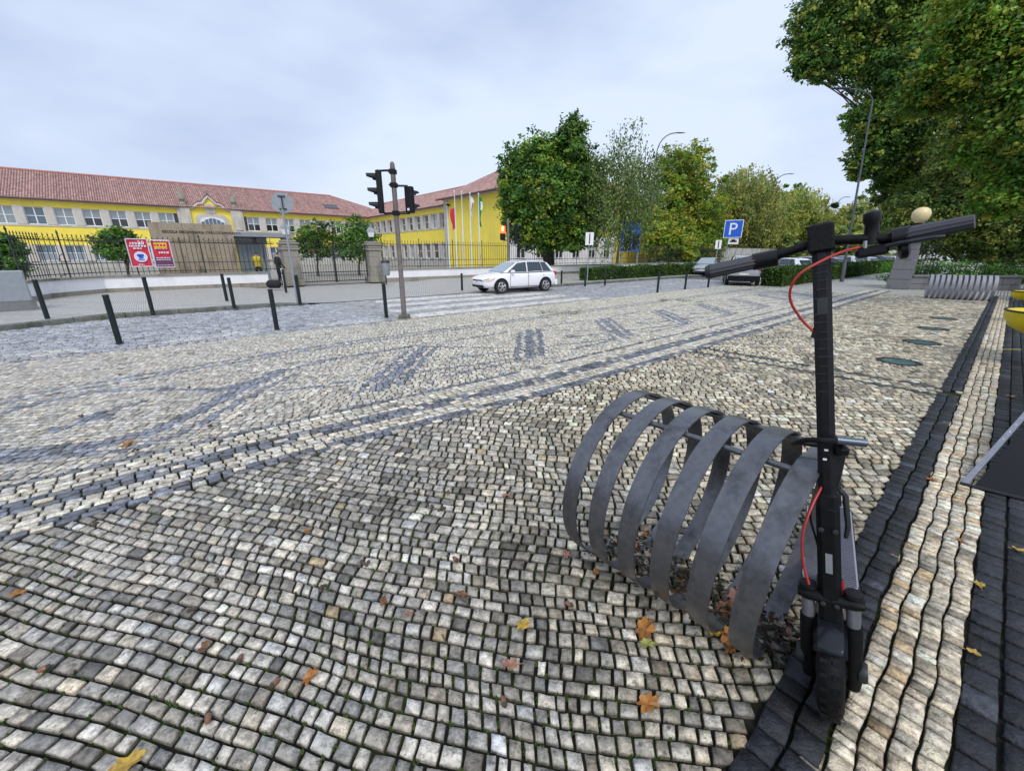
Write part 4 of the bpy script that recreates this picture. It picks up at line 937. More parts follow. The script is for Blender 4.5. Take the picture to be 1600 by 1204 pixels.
# flagpoles
for k,(px,py,col,lb) in enumerate(((716,417,'red','flagpole at the left with a limp red flag'),(727,417,None,'bare white flagpole beside the red flag'),(739,417,'beige','flagpole with a limp pale crested flag'),(753,417,'green','flagpole with a limp white and green flag'))):
    t_=[15.85,16.4,17.05,17.75][k]; o=thing('flagpole',lb,'flagpole',W(t_,24.2,0),PHI,'white flagpoles before the yellow wall')
    mb=MB(); mb.lathe([(.05,0),(.045,3),(.03,5.25),(.05,5.28),(.045,5.36),(0,5.4)],n=8); part('pole',mb,M['wframe'],o,True)
    if col:
        fl=thing('flag','limp '+{'red':'red','beige':'pale crested','green':'white and green'}[col]+' flag hanging from its pole','flag',W(t_,24.2,3.6),PHI,'flags')
        mb=MB(); ms=[]; K,J=6,7; hh={'red':1.25,'beige':1.2,'green':1.85}[col]; z1={'red':.75,'beige':1.55,'green':1.6}[col]
        vs=[];f=[]
        for j in range(J+1):
            for i in range(K+1): vs.append((-.05-(.34*i/K)*(.5+.5*math.sin(math.pi*min(1,j/J+.25))) if col=='red' else -.0+(.36*(i/K))*(.65+.35*math.sin(j*.9)),(.05*math.sin(i*2.2)),z1-hh*j/J-.10*i/K))
        mats=[M['banner_red'] if col=='red' else M['signwhite'],M['tree_green'] if 'tree_green' in M else M['moss']]
        for j in range(J):
            for i in range(K): mb.add([vs[j*(K+1)+i],vs[j*(K+1)+i+1],vs[(j+1)*(K+1)+i+1],vs[(j+1)*(K+1)+i]],[(0,1,2,3)],1 if (col=='green' and (j>=J-4 or j<1 or i<3)) else (2 if col=='beige' and j in(2,3,4) and 1<i<5 else 0))
        if 'flaggreen' not in M: M['flaggreen']=mat('flag_green',(.03,.30,.06),.7); M['flagbeige']=mat('flag_crest',(.40,.30,.12),.7)
        part('cloth',mb,[M['banner_red'] if col=='red' else M['signwhite'],M['flaggreen'],M['flagbeige']],fl)
# blue board
c=hp(985,382,31); o=thing('notice_board','blue framed notice board in front of the yellow gable','notice board',W(*TN(c.x,c.y),0),PHI)
mb=MB(); mb.box((0,0,2.7),(2.2,.12,2.0)); part('frame',mb,M['signblue'],o); mb=MB(); mb.box((-.5,-.07,2.4),(.9,.03,1.3)); mb.box((.55,-.07,2.35),(.85,.03,1.0)); part('glass',mb,M['pane_dark'],o); mb=MB()
for x in (-1,1): mb.tube((x,0,0),(x,0,1.8),.06)
part('legs',mb,M['galv'],o)
mb=MB(); mb.box((-.8,-.08,3.5),(.22,.02,.14)); part('small_emblem',mb,M['signwhite'],o)
# ================================================================ CARS
def car(label,loc,rotz,paint,scale=.87,plate_rear=None,glass2=True,bumper=None,group=None,lit=True,tall=0.0,name='parked_car'):
    o=thing(name,label,'car',loc,rotz,group); o.scale=(scale,)*3; H=tall
    # lower body, lofted nose to tail
    st=[(-2.08,.38,.55,.92,.62),(-2.02,.30,.72,.98,.76),(-1.9,.24,.80,1.0,.83),(-1.6,.22,.88,1.0,.86),(-1.0,.20,.90,.97,.875),(-.3,.19,.90,.95,.885),(.4,.19,.89,.94,.885),(.85,.2,.87,.96,.88),(1.05,.21,.86,.955,.875),(1.45,.22,.82,.90,.86),(1.8,.24,.74,.82,.80),(1.98,.27,.66,.74,.72),(2.1,.34,.56,.62,.58),(2.12,.40,.50,.55,.50)]
    mb=MB(); vs=[]; n=13
    for x,zb,zs,zt,w_ in st:
        zs+=H*.5; zt+=H*.5
        half=[(0,zb),(w_*.8,zb),(w_*.97,zb+.07),(w_,zb+.25),(w_*.995,zs-.05),(w_*.93,zt-.02),(0,zt+.025)]
        ring=half+[(-a,b) for a,b in half[-2:0:-1]]; vs+=[(x,a,b) for a,b in ring]
    n=len(half)*2-2; K=len(st)
    fs=[(i*n+k,i*n+(k+1)%n,(i+1)*n+(k+1)%n,(i+1)*n+k) for i in range(K-1) for k in range(n)]+[tuple(range(n)),tuple(range((K-1)*n,K*n))]
    mb.add(vs,fs); body=part('body',mb,paint,o,True)
    sub=body.modifiers.new('s','SUBSURF'); sub.levels=1; sub.render_levels=1
    # cabin
    b=[(1.12,.70,.945),(.45,.752,.94),(-.8,.80,.96),(-1.75,.74,.98),(-2.0,.62,.97)]; r=[(.28,.555,1.38),(-.1,.572,1.45),(-.8,.60,1.465),(-1.35,.56,1.43),(-1.62,.50,1.36)]
    b=[(x,y,z+H*.5) for x,y,z in b]; r=[(x,y,z+H) for x,y,z in r]
    vs=[];
    for q in (b,r): vs+=[(x,y,z) for x,y,z in q]+[(x,-y,z) for x,y,z in q[::-1]]
    rt=[(x*.9-.03,y*.7,z+.03) for x,y,z in r]; vs+=rt+[(x,-y,z) for x,y,z in rt[::-1]]
    m=10; fs=[(l*m+k,l*m+(k+1)%m,(l+1)*m+(k+1)%m,(l+1)*m+k) for l in range(2) for k in range(m)]+[tuple(range(2*m,3*m))]
    mb=MB(); mb.add(vs,fs); part('cabin',mb,paint,o,True)
    def pane(pts,nm,m_,off=.034,inset=.0):
        P=[Vector(p) for p in pts]; nrm=(P[1]-P[0]).cross(P[-1]-P[0]).normalized(); c=sum(P,Vector())/len(P)
        if nrm.dot(c-Vector((-.4,0,1.0)))<0: nrm=-nrm
        mb=MB(); top=[p+nrm*off for p in P]; k=len(P); mb.add(P+top,[tuple(range(k,2*k))]+[(i,(i+1)%k,k+(i+1)%k,k+i) for i in range(k)]); return part(nm,mb,m_,o)
    def bl(a,c,u,v): # bilinear
        return (a[0].lerp(a[1],u)).lerp(c[0].lerp(c[1],u),v)
    V=Vector
    for s in (1,-1):
        bb_=[V((x,y*s,z)) for x,y,z in b]; rr=[V((x,y*s,z)) for x,y,z in r]
        def sp(x0,x1,xt0,xt1):
            def onb(x):
                for i in range(4):
                    if bb_[i+1].x<=x<=bb_[i].x: return bb_[i].lerp(bb_[i+1],(bb_[i].x-x)/(bb_[i].x-bb_[i+1].x))
            def onr(x):
                for i in range(4):
                    if rr[i+1].x<=x<=rr[i].x: return rr[i].lerp(rr[i+1],(rr[i].x-x)/(rr[i].x-rr[i+1].x))
            A,B=onb(x0),onb(x1); C,D=onr(xt1),onr(xt0); f=.05;g=.10
            return [A.lerp(D,f),B.lerp(C,f),C.lerp(B,g),D.lerp(A,g)]
        pane(sp(.90,-.17,.20,-.22),'side_window',M['carglass']); pane(sp(-.25,-1.12,-.30,-1.05),'side_window',M['carglass']); pane(sp(-1.18,-1.68,-1.11,-1.36),'quarter_window',M['carglass'])
        mb=MB(); mb.box((.72,.93*s,1.0+H*.5),(.16,.2,.13),ch=.03); part('wing_mirror',mb,paint,o,True)
        mb=MB(); mb.box((-.25,.886*s,.80),(.16,.02,.03)); mb.box((-1.15,.883*s,.82),(.16,.02,.03)); part('door_handle',mb,paint,o)
        mb=MB(); mb.box((-.22,.886*s,.6),(.012,.012,.62)); mb.box((.82,.878*s,.6),(.012,.012,.5)); mb.box((.0,.892*s,.30),(1.7,.012,.02)); part('door_gap',mb,M['black'],o)
        for x in (1.30,-1.28):
            mb=MB(); a=np.linspace(-.35,math.pi+.35,14); mb.prism([(x+.385*math.cos(t),.33+.385*math.sin(t)) for t in a],(0,(.80 if s>0 else -.80),0),(1,0,0),(0,0,1),(0,.078*s,0)); part('wheel_arch',mb,M['matblack'],o)
            mb=MB(); mb.lathe([(.24,0),(.315,.0),(.32,.03),(.32,.17),(.30,.19),(.21,.19)],(x,.70*s,.32),20,axis=(0,s,0)); wl_=part('wheel',mb,M['tyre'],o,True)
            mb=MB(); mb.lathe([(.215,.0),(.215,.012),(.19,.002),(0.05,-.012)],(x,(.70+.185)*s,.32),20,axis=(0,s,0))
            rim=part('rim_barrel',mb,M['matblack'],wl_,True); mb=MB()
            for q in range(5):
                t=q*2*math.pi/5+.3
                for e in (-.13,.13): mb.path([(x,(.90)*s,.32),(x+.2*math.cos(t+e),.905*s,.32+.2*math.sin(t+e))],[.03,.022],5)
            mb.lathe([(.055,0),(.055,.02)],(x,.892*s,.32),10,axis=(0,s,0)); mb.path([(x+.205*math.cos(a_),.895*s,.32+.205*math.sin(a_)) for a_ in np.linspace(0,2*math.pi,19)],.013,5); part('rim',mb,M['rim'],wl_)
        # lamps
        mb=MB(); mb.prism([(1.60,.735),(1.95,.66),(2.09,.60),(2.10,.54),(1.85,.56),(1.62,.64)],(0,.60*s,H*.3),(1,0,0),(0,0,1),(0,.21*s,0)); 
        vs_=[(2.085,.45*s,.635),(2.05,.64*s,.665),(1.86,.775*s,.725),(1.66,.845*s,.78),(1.70,.868*s,.705),(1.95,.775*s,.60),(2.09,.56*s,.57),(2.11,.45*s,.575)]
        mb=MB(); mb.add([(a+.012,b_*1.012,c+H*.3) for a,b_,c in vs_]+[(a-.1,b_*.9,c+H*.3) for a,b_,c in vs_],[tuple(range(8))]+[(i,(i+1)%8,8+(i+1)%8,8+i) for i in range(8)]); hl_=part('headlight',mb,M['amber'] if lit else M['signgrey'],o)
        mb=MB(); mb.box((-2.0,.66*s,.86+H*.5),(.12,.28,.18),ch=.03); part('tail_light',mb,M['redlens'],o,True)
    b0,b1,r0,r1=V(b[0]),V((b[0][0],-b[0][1],b[0][2])),V(r[0]),V((r[0][0],-r[0][1],r[0][2]))
    pane([bl((b0,b1),(r0,r1),u,v) for u,v in((.03,.04),(.97,.04),(.96,.95),(.04,.95))],'windscreen',M['carglass2'] if glass2 else M['carglass'])
    b0,b1,r0,r1=V(b[-1]),V((b[-1][0],-b[-1][1],b[-1][2])),V(r[-1]),V((r[-1][0],-r[-1][1],r[-1][2]))
    pane([bl((b0,b1),(r0,r1),u,v) for u,v in((.08,.12),(.92,.12),(.94,.88),(.06,.88))],'rear_window',M['carglass'])
    mb=MB(); mb.box((2.062,0,.36),(.10,1.0,.12),ch=.02); part('lower_grille',mb,M['matblack'],o); mb=MB(); mb.box((2.09,0,.605),(.05,.84,.06),ch=.01); g_=part('upper_grille',mb,M['matblack'],o); mb=MB(); mb.lathe([(.062,0),(.06,.014),(.045,.014),(.045,.02),(.02,.02)],(2.125,0,.605),12,axis=(1,0,.2)); part('badge',mb,M['chrome'],g_)
    mb=MB(); mb.box((2.135,0,.485),(.012,.48,.09)); part('number_plate',mb,M['plate'],o)
    mb=MB(); mb.box((-2.085,0,.66),(.014,.48,.1)); mb.box((-2.087,-.27*0+.2,.66),(.016,.09,.1)); part('rear_plate',mb,M['plate'],o)
    mb=MB(); mb.box((-2.05,0,.42),(.14,1.62,.30),ch=.04); part('rear_bumper',mb,bumper or paint,o,True)
    return o
f_,r_=gp(783,459),gp(853,455); hd=math.atan2(f_.y-r_.y,f_.x-r_.x)
A=math.radians(180+34); sdv=Vector((-math.sin(A),math.cos(A),0)); mid=(f_+r_)/2; cc=mid+Vector((math.sin(A),-math.cos(A),0))*.72
cw=car('white hatchback driving across the crossing with its headlight lit',cc,A,M['carwhite'],.85,name='moving_car')
cv_=car('grey van-like car seen from behind with a black bumper and plate at the hedge end',(12.1,22.4,0),math.radians(66),M['carsilver'],.86,bumper=M['matblack'],tall=.22,glass2=False)
pq=gp(1118,432); car('dark silver car parked facing the plaza left of the parking sign post',(pq.x,pq.y+1.5,0),math.radians(235),M['carsilver'],.86,group='cars parked beyond the hedge',lit=False)
names=['white car roof nearest behind the clipped hedge','pale car second along behind the hedge','dark car third along behind the hedge','white car fourth behind the hedge near the lamp post','silver car fifth behind the hedge','dark blue car farther along behind the hedge','white car just left of the stone pillar, beyond the hedge','silver car farthest along behind the hedge']
for k,l in enumerate(names):
    t_=31.5+k*3.6+k*k*.35; p=W(t_,9.6); car(l,p,PHI+math.radians(62),[M['carwhite'],M['carsilver'],M['cardark'],M['carwhite'],M['carsilver'],M['cardark'],M['carwhite'],M['carsilver']][k],.86,group='cars parked beyond the hedge',lit=False,tall=.1*(k%2),glass2=False)
# ================================================================ PEOPLE
def person(label,loc,rotz,top,trous,stripe=False,scale=.87):
    o=thing('person',label,'person',loc,rotz); o.scale=(scale,)*3
    J=dict(pel=(0,0,.95),wa=(0,.02,1.10),ch=(0,.02,1.32),nk=(0,0,1.50),hd=(0,-.03,1.60),ht=(0,-.03,1.70),
     sl=(-.17,.02,1.42),el=(-.24,.0,1.14),wl=(-.22,-.16,.95),hl=(-.21,-.2,.88),sr=(.17,.02,1.42),er=(.24,.02,1.14),wr=(.20,-.22,1.02),hr=(.17,-.28,.98),
     pl=(-.09,0,.9),kl=(-.11,-.04,.50),al=(-.11,.02,.09),fl=(-.12,-.14,.04),pr=(.09,0,.9),kr=(.12,-.03,.50),ar=(.14,.06,.09),fr=(.15,-.10,.04))
    R=dict(pel=.145,wa=.125,ch=.15,nk=.055,hd=.085,ht=.075,sl=.07,el=.048,wl=.036,hl=.035,sr=.07,er=.048,wr=.036,hr=.035,pl=.10,kl=.07,al=.05,fl=.04,pr=.10,kr=.07,ar=.05,fr=.04)
    E=[('pel','wa'),('wa','ch'),('ch','nk'),('nk','hd'),('hd','ht'),('ch','sl'),('sl','el'),('el','wl'),('wl','hl'),('ch','sr'),('sr','er'),('er','wr'),('wr','hr'),('pel','pl'),('pl','kl'),('kl','al'),('al','fl'),('pel','pr'),('pr','kr'),('kr','ar'),('ar','fr')]
    ks=list(J); me=bpy.data.meshes.new('body'); me.from_pydata([J[k] for k in ks],[(ks.index(a),ks.index(b)) for a,b in E],[])
    tmp=bpy.data.objects.new('tmp',me); COL.objects.link(tmp); md=tmp.modifiers.new('s','SKIN'); sv=me.skin_vertices[0].data
    for i,k in enumerate(ks): sv[i].radius=(R[k],R[k]*.85); sv[i].use_root=(k=='pel')
    s2=tmp.modifiers.new('u','SUBSURF'); s2.levels=2; bpy.context.view_layer.update()
    m2=bpy.data.meshes.new_from_object(tmp.evaluated_get(bpy.context.evaluated_depsgraph_get())); bpy.data.objects.remove(tmp)
    m2.materials.clear()
    for m_ in (M['skin'],top,trous,M['hair'],M['wframe']): m2.materials.append(m_)
    for p in m2.polygons:
        c=p.center; p.use_smooth=True
        if c.z>1.60 and c.y>-.07 or c.z>1.70: i=3
        elif c.z>1.50: i=0
        elif c.z<.08: i=4
        elif abs(c.x)>.15 and c.z<.93 and c.y<-.1 and c.z>.8: i=0
        elif c.x>.13 and c.y<-.24: i=0
        elif c.z>.93 or abs(c.x)>.2 and c.z>.85: i=1
        else: i=4 if stripe and abs(c.x)>.12 and abs(c.y+.02)<.035 else 2
        p.material_index=i
    part('body',m2,None,o)
    mb=MB(); mb.lathe([(.0,-.02),(.03,0),(.0,.02)],(0,-.115,1.6),6,axis=(0,-1,0)); part('nose',mb,M['skin'],o); return o
person('person in black with a white-striped trouser leg standing at the footpath gate',gp(441,449,.1),math.radians(150),M['cloth_blk'],M['cloth_blk'],True)
mb=MB(); mb.path([(-.28,0,.17),(-.2,0,.18),(.2,0,.18),(.28,0,.17)],[.10,.17,.17,.10],12); bg=part('bag',mb,M['cloth_blk'],None,True); bg.location=gp(434,450,.1)+Vector((0,-.25,0)); tag(bg,'black sports bag on the ground at the feet of the person in black','bag')
M['vest']=mat('yellow_vest',(.55,.45,.02),.7)
person('person in a yellow vest standing behind the railing at the gatehouse',W(4.2,24.4,.1),math.radians(200),M['vest'],M['cloth_blk'])
# ================================================================ HEDGES
def hedge(label,t0,t1,n0,n1,h,leafn,cols):
    o=thing('hedge',label,'hedge',W((t0+t1)/2,(n0+n1)/2,0)); mb=MB(); K=40; vs=[]
    for i in range(K+1):
        t=t0+(t1-t0)*i/K; e=.03 if 0<i<K else .12
        for n_,z in ((n0+.12,0),(n0+.08,h-.15),(n0+.2,h-.08),(n1-.2,h-.08),(n1-.08,h-.15),(n1-.12,0)): vs.append(W(t,n_+random.uniform(-.03,.03),z+(random.uniform(-.04,.04) if z else 0)))
    mb.add(vs,[(i*6+k,i*6+k+1,(i+1)*6+k+1,(i+1)*6+k) for i in range(K) for k in range(5)]+[(0,1,2,3,4,5),tuple(K*6+q for q in range(6))]); part('branches',mb,M['hedgecore'],o,world=True)
    L_=t1-t0; k=leafn
    face=rng.random(k); t=t0+L_*rng.random(k); n_=np.where(face<.45,n0+.05*rng.normal(0,1,k),n0+(n1-n0)*rng.random(k)); z=np.where(face<.45,h*rng.random(k),h-.05+.045*rng.normal(0,1,k))
    en=face>.9; t=np.where(en,t0+.06*rng.normal(0,1,k),t); z=np.where(en,h*rng.random(k),z)
    z=z+.05*np.sin(t*1.9)+.03*np.sin(t*5.3)
    P=np.stack([t*CT-n_*ST,t*ST+n_*CT,z],1); a=rng.normal(0,1,(k,3)); a/=np.linalg.norm(a,axis=1)[:,None]; b=np.cross(a,rng.normal(0,1,(k,3))); b/=np.linalg.norm(b,axis=1)[:,None]
    s=(.085*rng.uniform(.6,1.4,k)*(1+(t-t0)/40))[:,None]; q=np.stack([P-a*s*.5,P+b*s*.35,P+a*s*.5,P-b*s*.35],1).reshape(-1,3)-np.array(o.location)[None]
    C=np.array(cols)[rng.integers(0,len(cols),k)]*rng.uniform(.6,1.35,(k,1)); C=C*(1+.3*np.sin(t*2.3)*np.sin(t*.9+1))[:,None]
    part('leaves',npmesh('leaves',q,np.arange(len(q)).reshape(-1,4),M['leaf'],C),None,o,kind='stuff'); return o
M['hedgecore']=mat('hedge_shadow_twigs',(.02,.028,.012),.9)
HC=[(.045,.10,.015),(.07,.15,.02),(.10,.20,.03),(.03,.07,.015)]
hedge('clipped green hedge along the far kerb behind the bollards, right of the white car',18.4,52,14.75,15.6,.80,26000,HC)
hedge('clipped box hedge running from the grey van to the stone pillar on the right',23.15,62,6.95,7.9,.86,30000,HC)
# ================================================================ TREES
tree('large dark round-headed evergreen tree with several trunks behind the railing, left of the birches',W(24.0,23.4),
 [(850,300,31,56,70),(818,272,31,32,44),(893,236,31,26,48),(900,300,31.5,42,60),(835,350,31,42,34),(880,360,31,38,28),(800,315,31,18,38),(852,245,31.5,32,28),(918,345,32,24,36),(790,290,31,10,16)],60000,.235,[(.020,.045,.014),(.032,.07,.016),(.055,.11,.022),(.085,.15,.02),(.14,.19,.025)],tr=.22,group='street and schoolyard trees',forks=4,clump=.20,shell=.6)
tree('tall wispy birch with drooping grey-green foliage beside the round evergreen',gp(963,424),
 [(975,250,30,24,58),(960,305,30,38,55),(990,320,30,30,48),(930,290,30,24,50),(1000,270,31,22,42),(945,345,30,30,35),(1015,305,31,20,45)],13500,.15,G3,tr=.13,bark='birch',droop=.9,group='street and schoolyard trees',limbs=6,clump=.30,shell=.2)
tree('tall tree with yellowing crown behind the first street lamp',W(60,27),
 [(1068,265,52,42,36),(1050,310,52,46,48),(1090,330,52,44,48),(1045,370,50,40,38),(1085,385,50,50,30)],42000,.30,[(.10,.14,.018),(.17,.20,.02),(.07,.12,.018),(.23,.21,.03),(.06,.10,.015)],tr=.3,group='street and schoolyard trees')
tree('olive airy tree with a pale trunk behind the parking sign',gp(1160,412),
 [(1160,305,60,42,34),(1150,340,60,50,38),(1185,345,60,40,38),(1140,375,60,42,26),(1195,300,62,18,22)],34000,.28,[(.10,.115,.035),(.13,.14,.04),(.08,.10,.03),(.17,.15,.04)],tr=.28,bark='birch',droop=.3,group='street and schoolyard trees',shell=.3)
tree('yellow-green tree further down the avenue between two lamp posts',gp(1240,411),
 [(1240,335,66,42,34),(1215,365,64,36,30),(1262,365,66,34,30),(1245,375,66,50,26)],26000,.34,[(.14,.16,.035),(.18,.18,.04),(.09,.12,.03)],tr=.3,droop=.3,group='street and schoolyard trees',shell=.3)
tree('small dark bushy tree showing above the avenue crowns',gp(1235,408),[(1236,305,85,16,15),(1233,322,85,22,16)],2500,.6,G1,tr=.3,group='street and schoolyard trees')
tree('low yellowish tree at the far end of the avenue',gp(1300,408),[(1300,362,70,26,18),(1285,378,70,36,18),(1320,345,80,26,14),(1330,375,75,26,22),(1345,330,85,16,22)],9000,.55,[(.14,.15,.04),(.19,.17,.04),(.09,.11,.04)],tr=.25,droop=.2,group='street and schoolyard trees',shell=.3)
tree('bright yellow-green bush-like tree low behind the railing',gp(1040,413),[(1035,375,44,24,26),(1062,392,44,24,20),(1020,350,46,18,22)],8000,.36,G2,tr=.15,group='street and schoolyard trees')
tree('green tree directly behind the parking sign',gp(1110,411),[(1110,365,66,34,30),(1128,385,66,34,22),(1090,350,66,22,26)],10000,.5,[(.07,.13,.02),(.12,.19,.02),(.05,.09,.02)],tr=.25,group='street and schoolyard trees')
tree('dark green tree low behind the leaning lamp post',gp(1185,411),[(1188,385,66,22,20),(1172,395,66,24,14)],4500,.45,G1,tr=.2,group='street and schoolyard trees')
# small trees in the school yard
for (px,py,rx,rz,Y,n_,l) in ((6,400,26,42,19,4500,'dark bush at the left edge behind the railing'),(188,382,32,26,24,5500,'dark round shrub tree left of the red banners'),(490,376,34,30,29,5200,'round shrub tree with yellowing leaves behind the gate'),(556,375,34,36,30,6500,'taller dark shrub tree by the right gate pillar')):
    c=hp(px,py,Y); tree(l,(c.x,Y,.05),[(px,py,Y,rx,rz*.8),(px-rx*.45,py+8,Y,rx*.6,rz*.5),(px+rx*.5,py+6,Y,rx*.55,rz*.55),(px+3,py-rz*.5,Y,rx*.45,rz*.5)],n_,.17,G1+([(.16,.17,.02)] if n_==5200 else []),tr=.07,group='shrub trees in the school yard',limbs=4)
# big overhanging trees on the right, rooted in the garden
tree('big spreading oak on the right whose branches overhang the top corner of the view',(36,31,0),
 [(1300,35,28,58,40),(1276,85,28,34,30),(1300,100,28,50,22),(1370,20,28,70,46),(1400,95,28,62,46),(1355,185,28,30,30),(1375,240,28,40,30),(1345,262,28,22,16),(1425,180,28,60,56),(1500,60,28,80,70),(1440,-20,28,90,50),(1400,285,29,34,24),(1460,270,29,50,40)],130000,.21,[(.03,.065,.018),(.045,.09,.02),(.06,.11,.022),(.10,.145,.025),(.16,.18,.03),(.030,.055,.015)],tr=.4,group='big garden trees on the right',limbs=6,shell=.12,clump=.17,sub=20)
tree('broad dark tree with bronze tinted leaves rising behind the low garden wall',(36,24,0),
 [(1440,340,25,50,44),(1490,310,25,60,56),(1560,340,24,60,56),(1490,372,25,60,28),(1580,385,24,50,32),(1400,335,27,22,26),(1530,240,24,60,60),(1385,310,28,18,16)],80000,.17,[(.045,.075,.02),(.065,.10,.025),(.085,.105,.028),(.12,.125,.03),(.03,.05,.015)],tr=.3,group='big garden trees on the right',limbs=6,shell=.2,clump=.18)
tree('leafy tree with fresh bright green shoots at the right edge',(19.5,11.0,0),
 [(1560,130,12,60,50),(1590,210,11.5,55,44),(1540,225,12,40,36),(1600,50,12,80,60),(1490,110,12.5,50,42),(1590,290,11.5,45,40),(1440,150,13,36,30),(1520,20,12.5,60,46),(1550,310,12,30,26),(1640,150,11,60,90)],75000,.105,[(.05,.11,.015),(.08,.15,.02),(.035,.075,.015),(.15,.16,.02),(.10,.18,.025),(.12,.13,.02)],tr=.18,group='big garden trees on the right',limbs=5,shell=.3,clump=.2)
# dark wood further back
bl=[]
for k in range(26):
    t=30+k*3.0; p=W(t,-5-random.uniform(0,5),random.uniform(2.5,4.5)); bl.append((tuple(p),(3.2,3.2,2.6)))
for k in range(9): p=W(26+k*2.0,-1.6-random.uniform(1,5),random.uniform(2.0,3.5)); bl.append((tuple(p),(2.4,2.4,2.2)))
ow=leaf_cloud('park_wood',bl,42000,.34,[(.018,.034,.012),(.03,.05,.016),(.05,.07,.02)],None,shell=.5); ow['kind']='stuff'
bl=[]
for k in range(34):
    a=random.uniform(70,150); bl.append((tuple(W(a,random.uniform(14,40),random.uniform(2,5))),(5,5,random.uniform(3,5.5))))
ow=leaf_cloud('distant_trees',bl,30000,.8,[(.07,.10,.03),(.11,.13,.035),(.05,.075,.025),(.15,.15,.04)],None,shell=.4); ow['kind']='stuff'
# garden shrubs behind the low wall
bl=[]
for k in range(16): 
    u=k/15; p=Vector((18.4,20.6,0)).lerp(Vector((25,17.6,0)),u); bl.append(((p.x,p.y,.62+random.uniform(-.05,.12)),(.55,.5,.42)))
ow=leaf_cloud('garden_ground_cover',bl,13000,.09,[(.05,.12,.015),(.08,.18,.02),(.03,.07,.015)],None,shell=.5,clump=.25); ow['kind']='stuff'
# grey railing and wall beyond the avenue
fence_along('dark park railing far behind the hedge on the avenue',[(46,21.5),(92,21.5)],.1,2.3,.45,poststep=4.5)
o=thing('building','pale distant building half hidden by the avenue trees','building',W(118,16,0),PHI)
mb=MB(); mb.box((0,0,4),(14,16,8)); part('wall',mb,M['whitewash'],o); mb=MB(); mb.box((0,0,8.2),(15,17,.5)); part('roof',mb,M['tile2'],o)
for k in range(5): add_window(o,-7.06,-6+k*3,4.6,1.4,1.8,'pane_dark',rotz=-math.pi/2)
o=thing('garden_wall','weathered grey wall beyond the railing, behind the yellow-green bush','wall',W(52,22.5,0),PHI); mb=MB()
for k in range(9):
    mb=MB(); mb.box((k*2.0,0,1.1),(1.98,.3,2.2)); part('wall_panel',mb,M['plinth'],o)
# ================================================================ RIGHT SIDE: pillar, low wall, lamp, rack, lights
pb=gp(1402,452); o=thing('stone_pillar','tapering grey granite gate pillar beyond the far bike rack','stone pillar',pb+Vector((.35,.35,0)),PHI)
z=0
for k in range(5):
    h=[.42,.42,.42,.42,.34][k]; wd=.78-.04*k; mb=MB(); mb.box((0,0,z+h/2),(wd,wd,h-.012),ch=.012); part('stone_block',mb,M['granite_gr'],o); z+=h
mb=MB(); mb.box((0,0,z+.05),(.8,.8,.1),ch=.02); part('cap_stone',mb,M['granite_gr'],o)
o=thing('globe_lamp','warm cream globe lamp on a black post behind the stone pillar','lamp',(18.7,20.2,0)); mb=MB(); mb.lathe([(.10,0),(.09,.5),(.05,.6),(.045,2.75),(.12,2.8),(.12,2.88),(.06,2.9)],n=12); part('post',mb,M['black'],o,True)
mb=MB(); mb.lathe([(.01,-.36),(.16,-.33),(.28,-.22),(.34,-.05),(.34,.08),(.28,.22),(.16,.31),(.01,.34)],(0,0,3.2),20); part('globe',mb,M['globe'],o,True)
o=thing('garden_gate','dark iron garden gate between the stone pillar and the low wall','gate',(18.15,19.15,0)); mb=MB()
for k in range(7): mb.tube((k*.13,-.02*k,.05),(k*.13,-.02*k,2.0),.014,n=5)
mb.box((.4,-.05,.15),(.85,.03,.04)); mb.box((.4,-.05,1.9),(.85,.03,.04)); part('gate_leaf',mb,M['iron'],o)
# low wall
A,B=Vector((17.75,18.75,0)),gp(1592,454); d=(B-A).normalized(); ln=(B-A).length; nr=Vector((-d.y,d.x,0)); R=Matrix((d,nr,Vector((0,0,1)))).transposed()
o=thing('low_wall','low grey granite garden wall of long blocks behind the far bike rack','wall',A); x=0
for z,h,off_ in ((0,.24,0),(.24,.30,.02)):
    x=0
    while x<ln-.01:
        l=min(random.uniform(.7,1.2),ln-x); mb=MB(); mb.box(A+d*(x+l/2)+nr*(.15+off_+random.uniform(-.006,.006))+Vector((0,0,z+h/2)),(l-.012,.3,h-.012),R,ch=.008); part('stone_block',mb,M['granite_gr'],o,world=True); x+=l
x=0
while x<ln-.01:
    l=min(1.1,ln-x); mb=MB(); mb.box(A+d*(x+l/2)+nr*.16+Vector((0,0,.58)),(l-.01,.40,.08),R,ch=.01); part('coping_stone',mb,M['granite_gr'],o,world=True); x+=l
# garden railing behind
o=thing('garden_railing','thin dark railing half sunk in the shrubs behind the low wall','fence',A); mb=MB()
for k in range(30): p=A+d*(k*ln/22)+nr*.7; mb.tube(p+Vector((0,0,.5)),p+Vector((0,0,1.05)),.014,n=5)
p=A+nr*.7; mb.tube(p+Vector((0,0,.98)),p+d*ln*1.3+Vector((0,0,.98)),.016,n=5); part('bars',mb,M['iron'],o,world=True)
